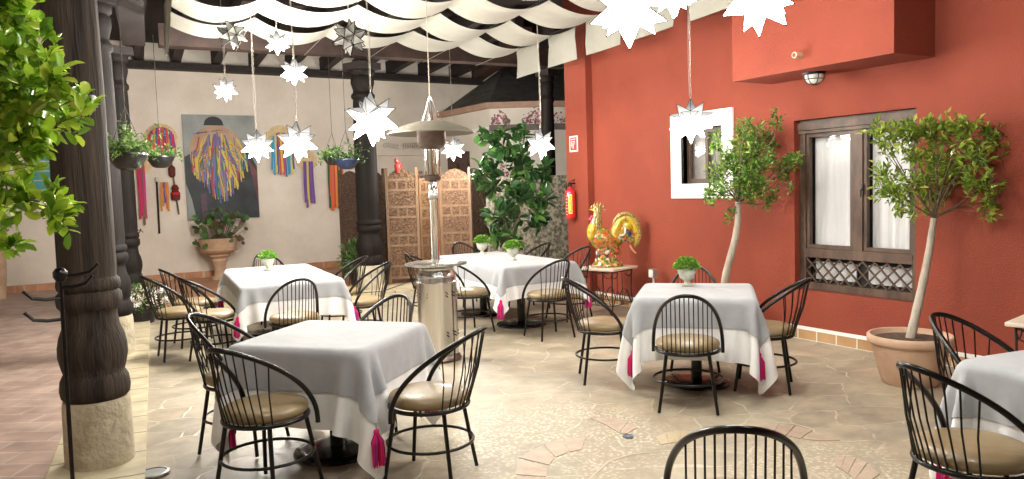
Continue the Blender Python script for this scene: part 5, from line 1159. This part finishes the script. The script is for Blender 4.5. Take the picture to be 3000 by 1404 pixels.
def mosaic(name, cols, sc):
    m, nt, b = nodes(name); N = nt.nodes.new; L = nt.links.new
    tc = N('ShaderNodeTexCoord'); v = N('ShaderNodeTexVoronoi'); v.inputs['Scale'].default_value = sc; L(tc.outputs['Object'], v.inputs['Vector'])
    s = N('ShaderNodeSeparateColor'); L(v.outputs['Color'], s.inputs[0]); r = N('ShaderNodeValToRGB'); r.color_ramp.interpolation = 'CONSTANT'; el = r.color_ramp.elements
    for i, c_ in enumerate(cols):
        e = el[i] if i < 2 else el.new(i/len(cols)); e.position = i/len(cols); e.color = (*c_, 1)
    L(s.outputs[0], r.inputs[0]); L(r.outputs[0], b.inputs['Base Color']); b.inputs['Roughness'].default_value = .2; b.inputs['Coat Weight'].default_value = .6
    return m
MN = mosaic('neck_glaze', [(.10,.09,.03),(.45,.36,.08),(.62,.5,.2),(.18,.16,.04),(.5,.2,.1),(.16,.22,.06)], 110)
MW = mosaic('wing_glaze', [(.40,.17,.02),(.46,.24,.03),(.30,.06,.02),(.14,.15,.03),(.5,.20,.10),(.42,.11,.02)], 44)
MY = mosaic('breast_glaze', [(.62,.42,.03),(.62,.44,.05),(.60,.38,.02),(.60,.46,.08),(.50,.24,.03),(.62,.42,.03)], 24)
MF = mosaic('flower_glaze', [(.10,.17,.03),(.36,.28,.05),(.50,.08,.03),(.05,.10,.03),(.55,.30,.22),(.20,.22,.04)], 46)
def P2(l): return [RL(*q) for q in l]
MB_ = mosaic('body_glaze', [(.40,.22,.03),(.16,.20,.03),(.48,.08,.02),(.46,.28,.03),(.09,.15,.03),(.48,.16,.04)], 34)
mb = MB(); cl = P2([(455,650),(450,590),(460,530),(480,480),(500,450)]); sweep(mb, cl, [W_*sc_ for W_ in (20,48,60,62,50)], [W_*sc_ for W_ in (40,84,96,84,60)]); mb.build('breast', MY, rt_, smooth=True, angle=80)
mb = MB(); cl = P2([(450,560),(490,575),(540,600),(600,630),(670,650),(740,650),(800,620)]); sweep(mb, cl, [.03,.20*.9,.235*.85,.22*.85,.16,.11,.06] if False else [W_*sc_ for W_ in (35,105,135,135,115,85,60)], [W_*sc_ for W_ in (25,85,110,115,100,70,40)]); mb.build('body', MB_, rt_, smooth=True, angle=80)
mb = MB(); cl = P2([(500,540),(505,480),(515,420),(530,360),(535,300),(525,255),(515,225)]); sweep(mb, cl, [W_*sc_ for W_ in (95,82,66,55,48,50,30)], [W_*sc_ for W_ in (80,66,52,44,38,36,20)]); mb.build('neck', MN, rt_, smooth=True, angle=80)
# comb, wattle and beak
mb = MB(); cx_ = []
for k, (x, y, h_) in enumerate(((470,225,30),(500,205,38),(535,198,42),(570,205,42),(600,230,40),(615,265,30))):
    a = RL(x, y+14); mb.lathe([(0, -.018), (.016, -.008), (.017, .004), (.008, .018), (0, h_*sc_)], 8, at=(a[0], 0, a[1]-.004), sy=.6)
mb.build('comb', MN, rt_, smooth=True, angle=80)
mb = MB()
for (x, y, r_) in ((465,355,22),(445,380,20),(470,385,20),(455,405,16)):
    a = RL(x, y); mb.lathe([(0, -r_*sc_*1.2), (r_*sc_*.8, -r_*sc_*.5), (r_*sc_, 0), (r_*sc_*.6, r_*sc_*.7), (0, r_*sc_)], 10, at=(a[0], -.01, a[1]), sy=.7)
mb.build('wattle', mat('pink_glaze', (.62,.05,.14), None, .2, coat=.5), rt_, smooth=True, angle=80)
mb = MB(); a, b2, c_ = RL(490, 255), RL(430, 265), RL(485, 290); mb.add([(a[0], .012, a[1]), (a[0], -.012, a[1]), (b2[0], 0, b2[1]), (c_[0], 0, c_[1])], [(0,2,1),(0,3,2),(1,2,3),(0,1,3)]); mb.build('beak', mat('beak_glaze', (.7,.45,.08), None, .2, coat=.5), rt_)
mb = MB(); a = RL(505, 262); mb.lathe([(0, -.010), (.008, -.004), (.008, .004), (0, .010)], 8, at=(a[0], -.036, a[1])); mb.build('eye', M['black'], rt_, smooth=True)
# tail: thick arching sickle plume
mb = MB(); cl = P2([(700,640),(735,560),(760,470),(800,400),(860,370),(925,400),(965,470),(985,560),(985,640),(965,710)]); sweep(mb, cl, [W_*sc_ for W_ in (60,62,52,42,38,42,42,38,30,14)], [W_*sc_ for W_ in (60,60,52,44,40,40,36,32,26,12)]); mb.build('tail', MY, rt_, smooth=True, angle=80)
mb = MB(); cl = P2([(715,470),(735,400),(790,345),(860,325),(935,350),(990,420),(1015,510),(1020,590),(1000,670),(960,735)]); sweep(mb, cl, [W_*sc_ for W_ in (14,22,26,28,30,32,32,30,26,10)], [W_*sc_ for W_ in (20,34,42,46,46,42,38,34,28,12)]); mb.build('tail_rim', MN, rt_, smooth=True, angle=80)
mb = MB(); cl = P2([(740,660),(800,600),(860,590),(920,620),(930,680)]); sweep(mb, cl, [W_*sc_ for W_ in (60,72,66,56,36)], [W_*sc_ for W_ in (50,56,50,44,26)]); mb.build('tail_flowers', MF, rt_, smooth=True, angle=80)
mb = MB(); cl = P2([(770,600),(820,530),(870,480),(910,470),(940,500)]); sweep(mb, cl, [W_*sc_ for W_ in (40,70,78,62,36)], [W_*sc_ for W_ in (40,46,46,40,28)]); mb.build('tail_fan', MY, rt_, smooth=True, angle=80)
mb = MB(); cl = P2([(865,510),(880,540),(905,575),(885,600)]); sweep(mb, cl, [W_*sc_ for W_ in (14,30,32,14)], [W_*sc_ for W_ in (46,58,60,46)]); mb.build('tail_plume', mat('navy_glaze', (.02,.03,.10), None, .15, coat=.6), rt_, smooth=True, angle=80)
mb = MB(); cl = P2([(845,480),(850,510),(850,545),(840,570)]); sweep(mb, cl, [W_*sc_ for W_ in (12,20,20,10)], [W_*sc_ for W_ in (46,54,54,46)]); mb.build('pale_plume', mat('pale_glaze', (.8,.72,.62), None, .15, coat=.6), rt_, smooth=True, angle=80)
# wing
mb = MB(); cl = P2([(560,560),(600,600),(650,660),(710,720),(770,780),(800,810)]); sweep(mb, cl, [W_*sc_ for W_ in (40,66,72,62,36,10)], [W_*sc_*1.0 for W_ in (100,128,130,112,80,55)]); mb.build('wing', MW, rt_, smooth=True, angle=80)
mb = MB(); cl = P2([(905,700),(930,750),(960,785),(980,800)]); sweep(mb, cl, [W_*sc_ for W_ in (14,13,11,6)], [W_*sc_ for W_ in (12,12,10,5)]); mb.build('tail_tip', mat('salmon_glaze', (.75,.35,.22), None, .2, coat=.5), rt_, smooth=True)
# flowered pedestal
mb = MB(); prof = [(0, 0), (190*sc_, 0), (195*sc_, 12*sc_), (165*sc_, 40*sc_), (120*sc_, 80*sc_), (105*sc_, 140*sc_), (115*sc_, 200*sc_), (90*sc_, 260*sc_), (0, 270*sc_)]
mb.lathe(prof, 28, sy=.75); mb.build('flowered_pedestal', MF, rt_, smooth=True, angle=80)
rs = random.Random(12)
for k in range(46):
    a = rs.uniform(-PI, 0) if k < 36 else rs.uniform(0, PI); z = rs.uniform(15, 250)*sc_
    R_ = np.interp(z/sc_, [0, 12, 40, 80, 140, 200, 260], [190, 195, 165, 120, 105, 115, 90])*sc_
    x, y = R_*math.cos(a), R_*.75*math.sin(a); rr = rs.uniform(14, 27)*sc_; col = rs.choice([(.75,.12,.05),(.8,.55,.45),(.8,.75,.65),(.25,.38,.08),(.75,.5,.06),(.03,.04,.12),(.7,.2,.1)])
    mb = MB(); nv = Vector((x, y, .02)).normalized(); u = nv.orthogonal().normalized(); v2 = nv.cross(u); c_ = Vector((x, y, z))+nv*rr*.3
    vs = [c_+nv*rr*.5]; 
    for j in range(12):
        w = j*PI/6; q = rr*(1.15 if j % 2 else .75); vs.append(c_+u*q*math.cos(w)+v2*q*math.sin(w)-nv*rr*.1)
    mb.add(vs, [(0, j, j % 12+1) for j in range(1, 13)], col); mb.build('glazed_flower', glz, rt_, colattr=True)

# ------------------------------------------------------------------ extinguisher, sign, spike lamp
PXX = RX-.11
p = PX(1670, 595, PXX-.08); ey, ez = 8.93, float(p[2])
t = empty('fire_extinguisher', (PXX-.085, float(PX(1671, 600, PXX-.085)[1]), ez-.22), rad(0), 'red fire extinguisher with yellow label hanging on the red pilaster', 'fire extinguisher')
MB().lathe([(0, 0), (.066, .0), (.074, .012), (.075, .03), (.075, .36), (.068, .395), (.045, .42), (.022, .43), (.022, .455), (0, .455)], 32).build('cylinder', M['extred'], t, smooth=True, angle=50)
mb = MB(); mb.lathe([(.02, .45), (.026, .455), (.026, .49), (0, .49)], 14); mb.box((-.02, -.012, .487), (.09, .012, .505)); mb.bar((-.01, 0, .51), (.095, -.0, .555), .018, .008); mb.build('valve_and_handle', M['black'], t, smooth=False)
mb = MB(); mb.tube([(0, .02, .47), (.0, .085, .46), (.0, .10, .38), (-.02, .09, .30)], .010, 8); mb.build('hose', M['black'], t, smooth=True)
# label wraps the front of the cylinder towards the viewer
va = math.atan2(-t.location[1], -t.location[0]); mb = MB(); vs = []
for k in range(7):
    a = va+rad(-21+7*k); vs += [(.0765*math.cos(a), .0765*math.sin(a), .07), (.0765*math.cos(a), .0765*math.sin(a), .34)]
mb.add(vs, [(2*k, 2*k+2, 2*k+3, 2*k+1) for k in range(6)]); lab = mb.build('label', M['yellow'], t, smooth=True)
def text_mesh(s, size, mat_, parent, loc, rot, ex=.0006, name='lettering'):
    cu = bpy.data.curves.new(name, 'FONT'); cu.body = s; cu.size = size; cu.extrude = ex; cu.align_x = 'CENTER'; cu.align_y = 'CENTER'
    o = bpy.data.objects.new(name, cu); C.objects.link(o); dg = bpy.context.evaluated_depsgraph_get(); me = bpy.data.meshes.new_from_object(o.evaluated_get(dg)); bpy.data.objects.remove(o)
    me.materials.clear(); me.materials.append(mat_); o = bpy.data.objects.new(name, me); C.objects.link(o); o.parent = parent; o.location = loc; o.rotation_euler = rot; return o
text_mesh('EXTINTOR', .05, M['dark'], lab, (.0785*math.cos(va), .0785*math.sin(va), .205), Matrix(((0, 0, 1), (0, 1, 0), (-1, 0, 0))).to_euler() if False else (Matrix.Rotation(va+PI/2, 3, 'Z') @ Matrix.Rotation(PI/2, 3, 'X') @ Matrix.Rotation(-PI/2, 3, 'Z')).to_euler())
mb = MB()
for k in range(7):
    a = va-rad(42)-rad(0); z = .06+.043*k; mb.bar((.0762*math.cos(a-.10), .0762*math.sin(a-.10), z), (.0762*math.cos(a+.10), .0762*math.sin(a+.10), z), .003, .012)
mb.build('small_print', M['signw'], t)
p0 = PX(1669, 400, PXX); p1 = PX(1694, 444, PXX); sy_, sz_ = (p0[1]+p1[1])/2, (p0[2]+p1[2])/2; hw, hh_ = .105, .115
hh_ = abs(p0[2]-p1[2])/2; hw = abs(p0[1]-p1[1])/2
t = empty('safety_sign', (PXX-.001, float(sy_), float(sz_)), 0, 'small white and red fire extinguisher sign high on the red pilaster', 'sign')
MB().box((-.006, -hw, -hh_), (0, hw, hh_)).build('plate', M['signw'], t)
mb = MB(); x = -.0075
mb.box((x, -hw*.78, -hh_*.80), (-.0061, hw*.78, hh_*.80)); mb.build('red_field', M['signr'], t)
mb = MB(); x = -.0088
mb.box((x, -hw*.02, -hh_*.6), (-.0076, hw*.2, hh_*.12)); mb.box((x, .0, hh_*.18), (-.0076, hw*.18, hh_*.34)); mb.box((x, -hw*.30, hh_*.26), (-.0076, 0, hh_*.34)); mb.box((x, -hw*.36, -hh_*.1), (-.0076, -hw*.28, hh_*.34))
mb.box((x, hw*.42, -hh_*.2), (-.0076, hw*.54, hh_*.40)); mb.add([(x, hw*.32, -hh_*.2), (x, hw*.64, -hh_*.2), (x, hw*.48, -hh_*.55)], [(0,1,2),(2,1,0)]); mb.box((x, -hw*.5, hh_*.52), (-.0076, hw*.55, hh_*.62))
mb.build('pictogram', M['signw'], t)
# little spike floodlight
p = G(1918, 862); sp = PX(1918, 800, 6.22); t = empty('spike_light', (6.2, float(sp[1]), 0), 0, 'small grey spike floodlight at the foot of the red wall behind the table', 'floodlight')
zz = float(sp[2]); mb = MB(); mb.tube([(0, 0, 0), (0, 0, zz-.06)], .012, 8); mb.build('spike', M['white'], t); mb = MB(); mb.box((-.04, -.045, zz-.055), (.03, .045, zz+.05)); o = mb.build('lamp_head', M['grey'], t); mb = MB(); mb.box((-.045, -.035, zz-.045), (-.041, .035, zz+.04)); mb.build('lens', M['lamp'], t)

# black cable along the floor by the rear kerb
mb = MB(); mb.tube([G(1265, 800), G(1180, 840), G(1120, 862), G(1060, 866)], .006, 5)
mb.v = [(x, y, z+.042) for x, y, z in mb.v]; tag(mb.build('cable', M['black']), 'thin black cable lying on the floor near the middle column base', 'cable')

# ------------------------------------------------------------------ camera, world
cd = bpy.data.cameras.new('camera'); co = bpy.data.objects.new('camera', cd); C.objects.link(co); bpy.context.scene.camera = co
cd.sensor_width = 36; cd.lens = F/3000*36; cd.clip_end = 500; cd.clip_start = .05
co.matrix_world = Matrix(((vr[0], vu[0], -vd[0], 0), (vr[1], vu[1], -vd[1], 0), (vr[2], vu[2], -vd[2], H), (0, 0, 0, 1)))
w = bpy.data.worlds.new('World'); bpy.context.scene.world = w; w.use_nodes = True; nt = w.node_tree
sk = nt.nodes.new('ShaderNodeTexSky'); sk.sky_type = 'NISHITA'; sk.sun_disc = False; sk.sun_elevation = rad(-3); sk.sun_rotation = rad(200)
nt.links.new(sk.outputs[0], nt.nodes['Background'].inputs[0]); nt.nodes['Background'].inputs[1].default_value = .15
sc = bpy.context.scene; sc.view_settings.view_transform = 'Standard'; sc.view_settings.look = 'None'; sc.view_settings.exposure = 1.98; sc.view_settings.gamma = 1
sc.cycles.max_bounces = 8; sc.cycles.diffuse_bounces = 4
